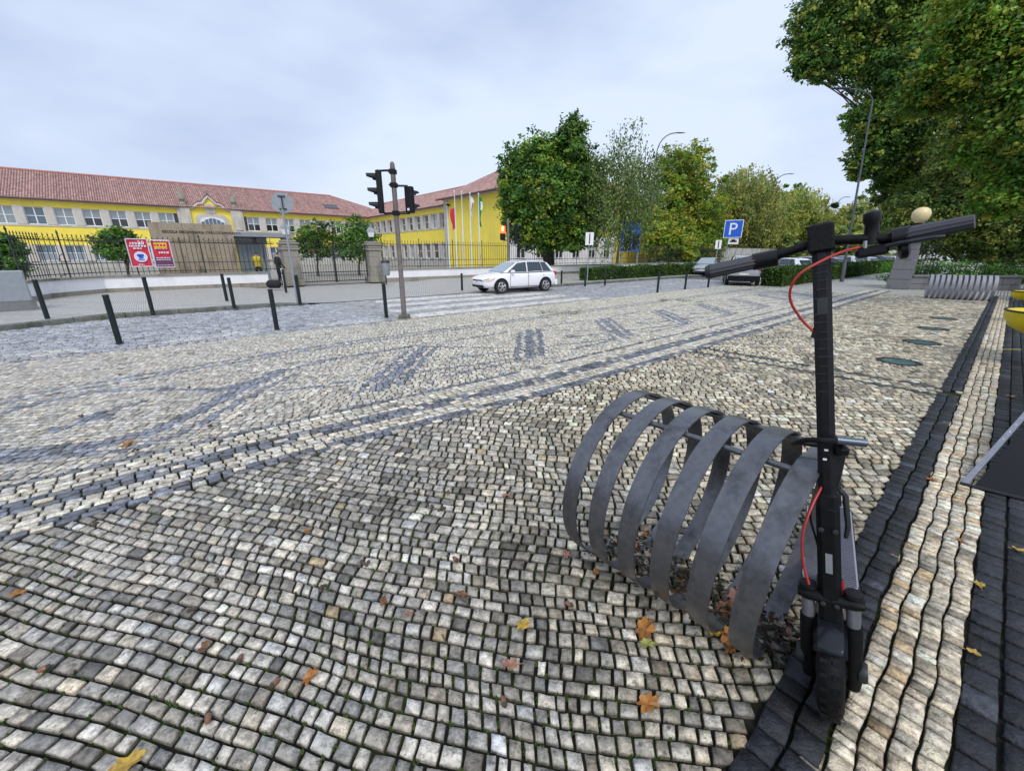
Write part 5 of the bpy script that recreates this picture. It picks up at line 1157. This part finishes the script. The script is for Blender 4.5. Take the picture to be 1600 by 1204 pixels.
# grey doorway strip and yellow tub shells at the right edge
q=gp(1596,470); o=thing('door_pier','pale grey painted pier at the right edge beside the black paving strip','pier',q+Vector((.1,0,0)),PHI); mb=MB(); mb.box((.6,-.35,.62),(2.4,.5,1.24),ch=.01); part('pier_block',mb,M['signgrey'],o); mb=MB(); mb.box((.6,-.35,1.27),(2.5,.6,.06)); part('pier_cap',mb,M['granite_gr'],o)
def shell(label,c,r,h):
    o=thing('yellow_chair',label,'chair',(c.x,c.y,0),0,'yellow tub chairs'); mb=MB(); m=18; prof=[(.12,0),(.62,.10),(.86,.35),(.97,.7),(1,1)]; 
    mb.lathe([(r*a,c.z+(b-1)*h) for a,b in prof]+[(r*.96,c.z+.01),(r*.9,c.z-.02),(r*.5,c.z-h*.7)],n=22); part('seat_shell',mb,M['yshell'],o,True)
    mb=MB(); mb.path([(r*math.cos(a),r*math.sin(a),c.z+.008) for a in np.linspace(0,2*math.pi,25)],.014,6); part('rim',mb,M['black'],o,True)
    for k in range(4): a=k*math.pi/2+.6; mb=MB(); mb.tube((r*.15*math.cos(a)+r*.3,r*.15*math.sin(a)-.1,c.z-h*.95),(r*.25*math.cos(a)+r*.4,r*.25*math.sin(a)-.1,0),.018,n=8); part('leg',mb,M['black'],o)
    return o
Y=5.6; c=hp(1674,490,Y); shell('yellow rounded chair shell cut by the right edge, nearer of two',c,.60,.34)
Y=9.5; c=hp(1614,456,Y); shell('yellow rounded chair shell farther back at the right edge',c,.33,.2)
# faded yellow tape dashes
for k in range(4):
    a=gp(1568+k*8,545.5,.006); mb=MB(); mb.box((0,0,0),(.06,.02,.003)); t_=part('yellow_tape_mark',mb,M['banner_yel'],None); t_.location=a; t_.rotation_euler=(0,0,-.5); tag(t_,['first short dash of yellow tape on the black strip, nearest the pale stones','second yellow tape dash on the black strip','third yellow tape dash on the black strip','yellow tape dash nearest the right edge'][k],'tape mark','yellow tape dashes on the black paving')
# ---- bike racks: rings of flat steel bar on two rods
def rack(label,B0,d,nr_,sp,R_,wb,bw,rods,dent=False,mt='rack'):
    o=thing('bike_rack',label,'bike rack',B0,group='ring bike racks'); d=Vector(d).normalized(); s_=Vector((-d.y,d.x,0)); up=Vector((0,0,1)); th_=.006; m=48
    for k in range(nr_):
        mb=MB(); vs=[]; c0=d*(k*sp)+up*R_; 
        for i in range(m):
            a=2*math.pi*i/m-math.pi/2
            for rr,ww in ((R_,-bw/2),(R_,bw/2),(R_-th_,bw/2),(R_-th_,-bw/2)):
                e=0
                if dent and k==nr_-1:
                    aa=(a-math.pi/2); e=-.035*math.exp(-(aa/.22)**2)*(1 if ww<0 else .35); 
                sk=.018*math.sin(a)*(nr_<8)  # slight lean of each ring
                vs.append(c0+s_*(rr+e)*math.cos(a)+up*(rr+e)*math.sin(a)+d*(ww+sk))
        mb.add(vs,[(i*4+q,i*4+(q+1)%4,((i+1)%m)*4+(q+1)%4,((i+1)%m)*4+q) for i in range(m) for q in range(4)]); part('ring',mb,M[mt],o,True)
    for a in rods:
        p=s_*(R_-.022)*math.cos(a)+up*(R_+(R_-.022)*math.sin(a)); mb=MB(); mb.tube(p-d*.04,p+d*((nr_-1)*sp+.03),.012,n=10); part('rod',mb,M['rack'],o,True)
    return o
rd=Vector((.66,-.75,0)).normalized()
rack('near dark steel rack of six flat rings with the scooter locked to its dented end',(.585,1.885,-.012),rd,6,.150,.435,0,.078,(math.radians(62),math.radians(112)),True)
A2=gp(1446,465); rack('far steel bike rack of twelve close rings in front of the low garden wall',A2,(.765,-.644,0),12,.139,.41,0,.086,(math.radians(60),math.radians(120)),mt='rackfar')
# ---- recessed ground lights
for k,(px,py) in enumerate(((1404,565),(1440,535),(1457,513.5),(1474,497.5))):
    o=thing('ground_light',['nearest round glass light set in the paving','second round glass ground light from the camera','third round glass ground light along the row','farthest round glass ground light, nearest to the far bike rack'][k],'ground light',gp(px,py,0),group='row of recessed ground lights')
    mb=MB(); mb.lathe([(.26,-.02),(.26,.008),(.20,.009),(.20,.0)],n=24); part('rim',mb,M['iron'],o); mb=MB(); mb.lathe([(.198,-.01),(.19,.004),(.1,.009),(0,.01)],n=24); part('lens',mb,M['uplight'],o,True)
for k,(px,py,r) in enumerate(((872,488,.5),(1068,470,.75))):
    c=gp(px,py); bl=[((c.x+random.uniform(-r,r),c.y+random.uniform(-.35,.35),.005),(.12,.09,.008)) for _ in range(16)]
    ow=leaf_cloud('weeds_in_paving',bl,700,.028,[(.06,.08,.02),(.09,.10,.03)],None,shell=.1,clump=.6); ow['kind']='stuff'
# ---- A-frame board, right foreground
G1_=gp(1499,757,.0); G2_=gp(1640,792,.0); T1=gp(1700,532,.62)
u=(G2_-G1_); nrm=(T1-G1_).cross(u).normalized(); R_=None
o=thing('pavement_sign','leaning black A-frame pavement sign with a silver edge strip at the right edge','pavement sign',G1_)
a=G1_; e=(T1-G1_); 
if nrm.z<0: nrm=-nrm
def slab(P,th,m,nm): mb=MB(); mb.add([p for p in P]+[p-nrm*th for p in P],[(0,1,2,3),(7,6,5,4)]+[(i,4+i,4+(i+1)%4,(i+1)%4) for i in range(4)]); return part(nm,mb,m,o,world=True)
un=u.normalized(); inn=(e-un*e.dot(un)).normalized()
slab([a+un*.06,a+u*1.6,a+u*1.6+e,a+e+un*.06],.012,M['matblack'],'board')
wv=un; slab([a+nrm*.016,a+wv*.034+nrm*.016,a+wv*.034+e+nrm*.016,a+e+nrm*.016],.03,M['alu'],'edge_strip')
mb=MB()
for k in range(13):
    p=a+e*(.22+k*.042)+wv*.014+nrm*.018; l=random.uniform(.3,.9)*.018; mb.add([p,p+e.normalized()*l,p+e.normalized()*l+wv*.007,p+wv*.007],[(0,1,2,3)])
part('worn_lettering',mb,M['signwhite'],o,world=True)
mb=MB(); mb.tube(a+Vector((0,0,.012)),a+u*1.6+Vector((0,0,.012)),.012,n=6); part('bottom_rail',mb,M['black'],o,world=True)
bk=a+Vector((.55,-.42,0)); mb=MB(); mb.add([bk+Vector((0,0,0)),bk+u*1.2,T1+u*1.0,T1+Vector((.05,0,0))],[(0,1,2,3)]); part('rear_board',mb,M['matblack'],o,world=True)
# ================================================================ SCOOTER
C0=Vector((1.12,1.03,0)); BK=Vector((.59,.81,0)).normalized(); LN=Vector((-.81,.59,0)); la=math.radians(11)
UP=(LN*math.sin(la)+Vector((0,0,1))*math.cos(la)).normalized(); SD=BK.cross(UP)  # to the right of the picture
if SD.x<0: SD=-SD
def sc(b,s,u): return C0+BK*b+SD*s+UP*u
FD=Vector((.60,.80,0)).normalized(); FS=Vector((.80,-.60,0)); FS=(FS-UP*FS.dot(UP)).normalized(); FB=UP.cross(FS); 
if FB.y<0: FB=-FB
def fc(b,s,u): return C0+FB*b+FS*s+UP*u
so=thing('electric_scooter','black electric scooter with silver ribbed deck and red brake cable, locked to the bike rack','scooter',C0)
def P_(name,mb,m,smooth=False,par=None): return part(name,mb,m,par or so,smooth,world=True)
R3=Matrix((FS,FB,UP)).transposed()
# front wheel
wr_=.168; wc=fc(0,0,wr_+.004)
def ringmesh(mb,c,ax,Rr,rr,n=36,m=12,flat=1.0):
    ax=Vector(ax).normalized(); a=ax.cross(Vector((0,0,1))).normalized(); b=a.cross(ax); vs=[]
    for i in range(n):
        t=2*math.pi*i/n; dr=a*math.cos(t)+b*math.sin(t)
        for k in range(m): q=2*math.pi*k/m; vs.append(c+dr*(Rr+rr*math.cos(q))+ax*rr*flat*math.sin(q))
    mb.add(vs,[(i*m+k,i*m+(k+1)%m,((i+1)%n)*m+(k+1)%m,((i+1)%n)*m+k) for i in range(n) for k in range(m)])
def wheel(c,ax,nm='wheel'):
    mb=MB(); ringmesh(mb,c,ax,wr_-.037,.037); tw=P_(nm,mb,M['rubber'],True)
    mb=MB(); ax=Vector(ax).normalized(); a=ax.cross(Vector((0,0,1))).normalized(); b=a.cross(ax)
    for i in range(26):
        t=2*math.pi*i/26; dr=a*math.cos(t)+b*math.sin(t); tg=-a*math.sin(t)+b*math.cos(t)
        for s in (-1,1):
            p=c+dr*(wr_+.0005)+ax*s*.016; mb.box(p,(.020,.012,.006),Matrix((ax,tg,dr)).transposed())
    part('tread_blocks',mb,M['rubber'],tw,world=True,kind='stuff')
    mb=MB(); mb.lathe([(.03,-.045),(.085,-.03),(.095,-.012),(.095,.012),(.085,.03),(.03,.045)],c,20,axis=ax); part('hub',mb,M['black'],tw,True,world=True); return tw
wheel(wc,FS)
# fork legs: black lowers, silver stanchions, crown
for s in (-1,1):
    mb=MB(); mb.path([fc(0,s*.059,.10),fc(0,s*.059,.14),fc(-.005,s*.059,.20),fc(-.01,s*.059,.335),fc(-.01,s*.059,.345)],[.020,.026,.025,.025,.022],14); P_('fork_leg',mb,M['matblack'],True)
    mb=MB(); mb.path([fc(-.01,s*.059,.33),fc(-.012,s*.059,.42)],.019,14); P_('fork_stanchion',mb,M['alu'],True)
    mb=MB(); mb.path([fc(-.01,s*.059,.338),fc(-.01,s*.059,.352)],.024,14); P_('fork_seal',mb,M['rubber'],True)
    mb=MB(); mb.lathe([(.03,-.012),(.034,0),(.03,.012)],fc(0,s*.084,.172),12,axis=FS); P_('axle_nut',mb,M['iron'],True)
mb=MB(); mb.path([fc(-.012,-.086,.435),fc(-.012,-.059,.438),fc(-.008,0,.428),fc(-.012,.059,.438),fc(-.012,.086,.435)],[.020,.029,.028,.029,.020],12,flat=.75); P_('fork_crown',mb,M['matblack'],True)
for s in (-1,1): mb=MB(); mb.lathe([(.026,0),(.024,.012),(.012,.014)],fc(-.012,s*.059,.462),12,axis=UP); P_('crown_cap',mb,M['black'],True)
# mudguard
mb=MB(); vs=[];K=14
for i in range(K+1):
    t=math.radians(48+105*i/K); 
    for s,q in ((-.044,-.012),(-.032,.006),(0,.012),(.032,.006),(.044,-.012)):
        rr=wr_+.018+q; vs.append(wc-FB*math.cos(t)*rr+UP*math.sin(t)*rr+FS*s)
mb.add(vs,[(i*5+k,i*5+k+1,(i+1)*5+k+1,(i+1)*5+k) for i in range(K) for k in range(4)]); g=P_('mudguard',mb,M['glossblack'] if 'glossblack' in M else M['black'],True); sm=g.modifiers.new('t','SOLIDIFY'); sm.thickness=.004
# steering column
hb=hp(1283,376,1.335)  # where column and bar meet
c1=fc(.0,0,.40); ax=(hb-c1).normalized(); RX=Matrix((FS,ax.cross(FS).normalized(),ax)).transposed(); ln=(hb-c1).length
mb=MB(); mb.box(c1+ax*.15,(.062,.075,.40),RX,ch=.014); P_('hinge_column',mb,M['matblack'],True)
mb=MB(); mb.box(c1+ax*(.36),(.056,.066,.06),RX,ch=.01); P_('folding_latch',mb,M['black'],True)
mb=MB(); mb.box(c1+ax*(.35+(ln-.35)/2),(.047,.05,ln-.37),RX,ch=.014); st_=P_('stem',mb,M['stemblack'] if 'stemblack' in M else M['matblack'],True)
for k in range(16):
    mb=MB(); z=.52+k*.026+random.uniform(-.004,.004); w_=random.uniform(.018,.04); p=c1+ax*(z+.2)-ax.cross(FS).normalized()*(-.0)+(-RX.col[1] if RX.col[1].dot(Vector((-1,-1,0)))<0 else RX.col[1])*.0268; mb.box(p+FS*random.uniform(-.006,.006),(w_,.0015,.0022),RX); part('scratch',mb,M['iron'],st_,world=True)
fr=RX.col[1]; fr=fr if fr.dot(Vector((-1,-1,0)))>0 else -fr
mb=MB(); mb.box(c1+ax*(ln-.20)+fr*.0265,(.026,.002,.05),RX); part('badge',mb,M['iron'],st_,world=True)
mb=MB(); mb.box(c1+ax*(.16)+fr*.039,(.018,.003,.065),RX); P_('plate',mb,M['galv'])
for k in range(3):
    mb=MB(); mb.box(c1+ax*(.50+k*.03)+fr*.0268+FS*(-.004+.004*k),(.010,.0015,.006),RX); part('white_mark',mb,M['signwhite'],st_,world=True)
mb=MB(); mb.box(c1+ax*.06+FS*.034+fr*.0,(.006,.03,.05),RX); P_('side_reflector',mb,M['redlens'])
for s in (-1,1):
    for z in (.02,.27): mb=MB(); mb.lathe([(.008,0),(.008,.005),(.005,.006)],c1+ax*z+fr*.038+FS*.018*s,8,axis=fr); P_('bolt',mb,M['iron'])
mb=MB(); mb.path([c1+ax*.40+FS*.03,c1+ax*.38+FS*.045,c1+ax*.28+FS*.05,c1+ax*.24+FS*.044],[.008,.009,.008,.006],8); P_('folding_lever',mb,M['iron'],True)
# head block and handlebar
Lb,Rb=hp(1105,425,1.47),hp(1523,346,1.12); hbv=(Rb-Lb).normalized(); cn=hb
mb=MB(); mb.box(cn+ax*.005,(.066,.072,.085),RX,ch=.006); P_('head_block',mb,M['matblack'],True)
jl=hp(1190,407,1.41); jr=hp(1395,372,1.235)
mb=MB(); mb.path([jl,cn,jr],.0145,14); P_('handlebar',mb,M['matblack'],True)
def grip(a,b,r0,r1,nm):
    d=(b-a); mb=MB(); n_=24; k=30; vs=[]; dn=d.normalized(); x=dn.cross(Vector((0,0,1))).normalized(); y=x.cross(dn)
    for i in range(k+1):
        t=i/k; rr=r0+(r1-r0)*t
        for q in range(n_): e=1+(.05 if q%2 else -.02); an=2*math.pi*q/n_; vs.append(a+d*t+(x*math.cos(an)+y*math.sin(an))*rr*e)
    mb.add(vs,[(i*n_+q,i*n_+(q+1)%n_,(i+1)*n_+(q+1)%n_,(i+1)*n_+q) for i in range(k) for q in range(n_)]+[tuple(range(n_)),tuple(range(k*n_,(k+1)*n_))]); g=P_(nm,mb,M['grip'],False); return g
grip(jl,Lb,.022,.0225,'grip'); grip(jr+hbv*.02,Rb,.023,.0175,'grip')
mb=MB(); mb.path([jl+hbv*.045,jl-hbv*.025],.027,16); P_('grip_collar',mb,M['black'],True); mb=MB(); mb.path([jr-hbv*.005,jr+hbv*.035],.026,16); P_('grip_collar',mb,M['black'],True)
mb=MB(); mb.path([Lb+hbv*.012,Lb-hbv*.004],[.025,.020],14); P_('bar_end',mb,M['iron'],True)
# display / bell, throttle and brake lever
bp=hp(1362,373,1.265); mb=MB(); mb.path([bp-UP*.015,bp+UP*.012,bp+UP*.040,bp+UP*.050,bp+UP*.072,bp+UP*.078],[.020,.018,.017,.022,.020,.011],16); P_('bell',mb,M['black'],True)
mb=MB(); mb.box(bp-UP*.035,(.075,.05,.03),Matrix((hbv,UP.cross(hbv),UP)).transposed(),ch=.008); P_('lever_clamp',mb,M['black'],True)
mb=MB(); mb.lathe([(.016,0),(.027,.006),(.027,.02),(.016,.026)],hp(1402,391,1.225),12,axis=hbv); P_('throttle',mb,M['black'],True)
for px in (1352,1376): mb=MB(); mb.tube(hp(px,383,1.26)-UP*.014,hp(px,383,1.26)+UP*.012,.006,n=8); P_('bolt',mb,M['chrome'],True)
mb=MB(); mb.path([hp(1372,388,1.25),hp(1400,381,1.215),hp(1430,376,1.18),hp(1458,371,1.15),hp(1475,370,1.14)],[.012,.010,.009,.008,.009],8,flat=.7); P_('brake_lever',mb,M['iron'],True)
# cables
def cable(pts,r,m,nm='cable'):
    # smooth the polyline
    P=[Vector(p) for p in pts]
    for _ in range(3):
        Q=[P[0]]
        for a,b in zip(P[:-1],P[1:]): Q+= [a.lerp(b,.25),a.lerp(b,.75)]
        Q.append(P[-1]); P=Q
    mb=MB(); mb.path(P,r,8); return P_(nm,mb,m,True)
cable([hp(1345,386,1.27),hp(1318,392,1.27),hp(1282,408,1.24),hp(1243,430,1.25),hp(1230,465,1.27),hp(1252,500,1.27),hp(1276,522,1.25)],.0038,M['red'],'brake_cable')
cable([hp(1284,760,1.16),hp(1268,790,1.12),hp(1252,835,1.09),hp(1254,880,1.07),hp(1264,912,1.05)],.0038,M['red'],'brake_cable')
cable([hp(1281,770,1.17),hp(1262,800,1.2),hp(1278,850,1.14),hp(1285,885,1.10)],.0035,M['black'])
mb=MB(); mb.box(hp(1274,520,1.25),(.012,.014,.03)); P_('cable_clip',mb,M['black'])
# lock: cable loop round the last ring, lock barrel to the right
k1=hp(1290,690,1.20)
cable([hp(1240,688,1.30),hp(1238,694,1.26),hp(1256,686,1.18),hp(1290,688,1.13),hp(1318,690,1.16),hp(1312,697,1.26),hp(1275,695,1.30),hp(1244,690,1.32),hp(1240,688,1.30)],.0085,M['matblack'],'lock_cable')
mb=MB(); mb.tube(hp(1306,687,1.15),hp(1353,692,1.13),.0125,n=12); P_('lock_barrel',mb,M['lockgrey'] if 'lockgrey' in M else M['galv'],True)
mb=MB(); mb.box(hp(1312,702,1.17),(.04,.05,.035),ch=.01); P_('lock_bracket',mb,M['black'],True)
# deck
D0,D1=.36,1.12; RD=Matrix((SD,BK,UP)).transposed(); 
out=[(-.088,D0+.0),(-.098,D0+.07),(-.098,D1-.06),(-.07,D1),(.07,D1),(.098,D1-.06),(.098,D0+.07),(.088,D0+.0)]
mb=MB(); mb.prism(out,sc(0,0,.135),SD,BK,UP*.055); dk=P_('deck',mb,M['black'],True)
mb=MB(); mb.prism([(a*.96,(b-.7)*.985+.7) for a,b in out],sc(0,0,.191),SD,BK,UP*.004); part('deck_mat',mb,M['deck'],dk,world=True)
mb=MB(); k=0; b=D0+.02
while b<D1-.03:
    w_=.088 if b>D0+.05 else .082; mb.box(sc(b,0,.1965),(w_*2,.0065,.0035),RD); b+=.0125
part('deck_ribs',mb,M['deckrib'],dk,world=True)
mb=MB(); mb.box(sc(D0-.10,0,.22),(.085,.26,.10),RD,ch=.02); mb.box(sc(D0-.2,0,.30),(.075,.12,.16),RD,ch=.02); P_('deck_neck',mb,M['matblack'],True)
wheel(sc(D1+.16,0,wr_),SD,'wheel')
mb=MB(); vs=[];c=sc(D1+.16,0,wr_)
for i in range(13):
    t=math.radians(175-150*i/12)
    for s in (-.055,0,.055): vs.append(c+BK*math.cos(t)*(wr_+.018)+UP*math.sin(t)*(wr_+.018-(abs(s)*.2))+SD*s)
mb.add(vs,[(i*3+k,i*3+k+1,(i+1)*3+k+1,(i+1)*3+k) for i in range(12) for k in range(2)]); P_('rear_mudguard',mb,M['black'],True)
for s in (-1,1): mb=MB(); mb.box(sc(D1+.08,s*.07,.16),(.014,.22,.05),RD,ch=.004); P_('rear_fork',mb,M['black'],True)
mb=MB(); mb.tube(sc(.62,-.1,.135),sc(.62,-.17,.0),.009,n=8); P_('kickstand',mb,M['iron'],True)
# ================================================================ FALLEN LEAVES, ACORNS, LITTER
def leafmesh(s,seed):
    r=random.Random(seed); out=[]; lob=7; m=28
    for i in range(m):
        t=2*math.pi*i/m; rr=s*(.62+.30*abs(math.cos(t*lob/2))+r.uniform(-.06,.06))*(1 if abs(math.cos(t))>.2 else .8)
        out.append((rr*math.cos(t)*1.15,rr*math.sin(t)*.75,.004+.018*abs(math.sin(t*2+seed))*s/.05*.8+r.uniform(0,.004)))
    mb=MB(); mb.add(out+[(0,0,.004)],[(i,(i+1)%m,m) for i in range(m)]); mb.path([(s*1.0,0,.006),(s*1.5,.1*s,.006)],.0012,4); return mb
LM=[mat('leaf_orange',(.36,.15,.03),.6,var=.35,scale=60,dirt=(.16,.07,.02),dscale=30),mat('leaf_yellow',(.45,.30,.05),.6,var=.3,scale=60,dirt=(.25,.14,.03),dscale=25),mat('leaf_brown',(.17,.08,.035),.7,var=.4,scale=60),mat('leaf_green',(.28,.30,.07),.6,var=.3,scale=50),mat('leaf_pinkbrown',(.30,.15,.10),.7,var=.4,scale=60)]
LV=[(1008,985,.058,0,'curled orange-brown leaf lying right of the paving centre in front of the rack'),(1012,1100,.045,0,'crumpled orange oak leaf low in the picture right of centre'),(818,978,.036,1,'yellow leaf with a brown tip near the lower centre'),(200,695,.06,0,'orange leaf alone on the pale paving at left by the striped band'),(198,1196,.045,1,'bright orange-yellow leaf at the bottom edge on the left'),(486,1058,.034,0,'orange oak leaf beside the acorns at lower left'),
(28,928,.03,0,'small orange leaf scrap at the left edge'),(1110,985,.04,1,'yellow leaf under the fifth ring of the rack'),(1138,998,.05,0,'long brown-orange leaf against the foot of the rack'),(1140,1015,.028,0,'small orange leaf just below the long brown one at the rack'),(1010,1008,.034,3,'pale greenish leaf under the big curled leaf'),(798,1040,.034,4,'thin pinkish leaf fragment near the bottom centre'),(722,930,.03,2,'dark twisted leaf with a stalk at lower centre left'),(885,868,.03,4,'reddish scrap left of the rack foot'),(990,850,.045,4,'reddish leaf inside the first rings of the rack'),(1014,838,.045,0,'orange leaf inside the second ring of the rack'),(975,900,.026,2,'brown leaf at the left foot of the rack'),(932,895,.026,0,'small rusty leaf left of the rack foot'),(1150,935,.06,4,'heap-top pinkish brown leaf inside the last rings'),(1135,950,.05,2,'brown leaf inside the fifth ring'),(1165,925,.045,4,'russet leaf inside the last ring'),(790,775,.028,4,'faint pink-brown leaf in mid paving'),(1125,633,.03,0,'orange leaf on the paving behind the rack'),(700,770,.022,2,'brown scrap in the middle of the paving'),(320,1012,.03,2,'dark brown leaf at lower left'),(600,940,.028,2,'brown scrap at lower centre left'),(1530,915,.03,1,'yellowish leaf on the black strip at right'),(1520,1020,.022,1,'pale leaf on the black strip at lower right'),(1590,860,.03,1,'pale leaf by the pavement sign'),(1500,845,.02,0,'small tan leaf on the light strip'),(1455,750,.03,0,'tan leaf on the light strip near the pavement sign'),(1580,620,.035,1,'yellow leaf on the black strip behind the pavement sign'),(480,830,.022,0,'tiny orange scrap on the grey paving left of centre'),(640,960,.022,4,'small reddish scrap near lower centre')]
for i,(px,py,s,m_,l) in enumerate(LV):
    o=part('fallen_leaf',leafmesh(s,i*1.7),LM[m_],None,True); o.location=gp(px,py,.004); o.rotation_euler=(random.uniform(-.15,.15),random.uniform(-.15,.15),random.uniform(0,6.3)); tag(o,l,'leaf','fallen leaves on the paving')
AC=[(889,943,'acorn'),(430,1066,'acorn'),(325,1120,'acorn'),(68,1044,'acorn'),(787,1095,'acorn'),(375,1028,'acorn'),(712,873,'acorn'),(1232,985,'acorn'),(1168,1020,'acorn')]
AL=['shiny brown acorn left of the big curled leaf','purplish acorn next to the orange oak leaf at lower left','grey-brown acorn near the bottom left','pinkish acorn near the left edge at the bottom','pale acorn standing on a stone at the bottom centre','small tan acorn above the pair at lower left','dark acorn up the middle of the near paving','acorn between rack and scooter','acorn at the foot of the last ring']
M['acorn']=mat('acorn_shell',(.22,.10,.06),.3,var=.25,scale=20)
for i,(px,py,_) in enumerate(AC):
    o=thing('acorn',AL[i],'acorn',gp(px,py,.014),random.uniform(0,6.3),'acorns on the paving'); o.scale=(.8,.8,.8); mb=MB(); mb.lathe([(.001,-.026),(.008,-.022),(.0125,-.008),(.013,.006),(.011,.016),(.004,.02)],n=12,axis=(1,.2,.1)); part('nut',mb,M['acorn'],o,True)
    mb=MB(); mb.lathe([(.012,.010),(.0135,.013),(.010,.022),(.003,.026),(.002,.032)],n=10,axis=(1,.2,.1)); part('cup',mb,M['bark'],o,True)
DKP=[(650,770),(672,790),(330,665),(212,703),(297,605),(190,585),(365,567),(128,650),(375,650),(345,690),(690,797),(500,920),(410,855),(570,880),(705,870),(455,790),(240,770),(150,820),(860,640),(1035,590),(520,760),(620,705),(1180,590),(1235,640),(1290,560),(950,600),(560,690),(820,745),(345,905),(300,950),(115,900)]
mb=MB()
for px,py in DKP:
    c=gp(px,py,.004)
    for _ in range(4): q=Vector((random.uniform(-.02,.02),random.uniform(-.02,.02),random.uniform(0,.008))); mb.lathe([(.002,-.006),(.010,-.001),(.009,.004),(.002,.008)],c+q,6,axis=(random.uniform(-1,1),random.uniform(-1,1),1))
o=part('seed_debris',mb,M['bark'],None); o['kind']='stuff'
# leaf litter and grime gathered under the rack
k=900; u=rng.random(k)*.9-.05; s_=rng.normal(0,.09,k)-.02; P=np.array([.585,1.885,0])[None]+np.array([.66,-.75,0])[None]*u[:,None]+np.array([.75,.66,0])[None]*s_[:,None]; P[:,2]=rng.uniform(.002,.022,k)
a=rng.normal(0,1,(k,3)); a[:,2]*=.3; a/=np.linalg.norm(a,axis=1)[:,None]; b=np.cross(a,np.array([0,0,1.])[None]+rng.normal(0,.3,(k,3))); b/=np.linalg.norm(b,axis=1)[:,None]; s=(.013*rng.uniform(.4,1.5,k))[:,None]
q=np.stack([P-a*s,P+b*s*.6,P+a*s,P-b*s*.6],1).reshape(-1,3); C=np.array([(.03,.022,.015),(.05,.03,.02),(.12,.055,.03),(.02,.02,.015),(.04,.06,.015)])[rng.integers(0,5,k)]
o=part('leaf_litter',npmesh('leaf_litter',q,np.arange(4*k).reshape(-1,4),M['leaf'],C),None,None); o['kind']='stuff'
for i,(a_,b_) in enumerate((((705,925),(745,955)),((690,990),(700,1010)))):
    p,q=gp(*a_,.01),gp(*b_,.012); mb=MB(); mb.path([Vector(),(q-p)*.5+Vector((0,0,.006)),q-p],[.002,.003,.0015],5); o=part('twig',mb,M['bark'],None); o.location=p; tag(o,['dark curved twig near the lower centre','short twig below the curved one at lower centre'][i],'twig')
print('objects',len(bpy.data.objects),'tris',sum(len(o.data.polygons) for o in COL.objects if o.type=='MESH'))
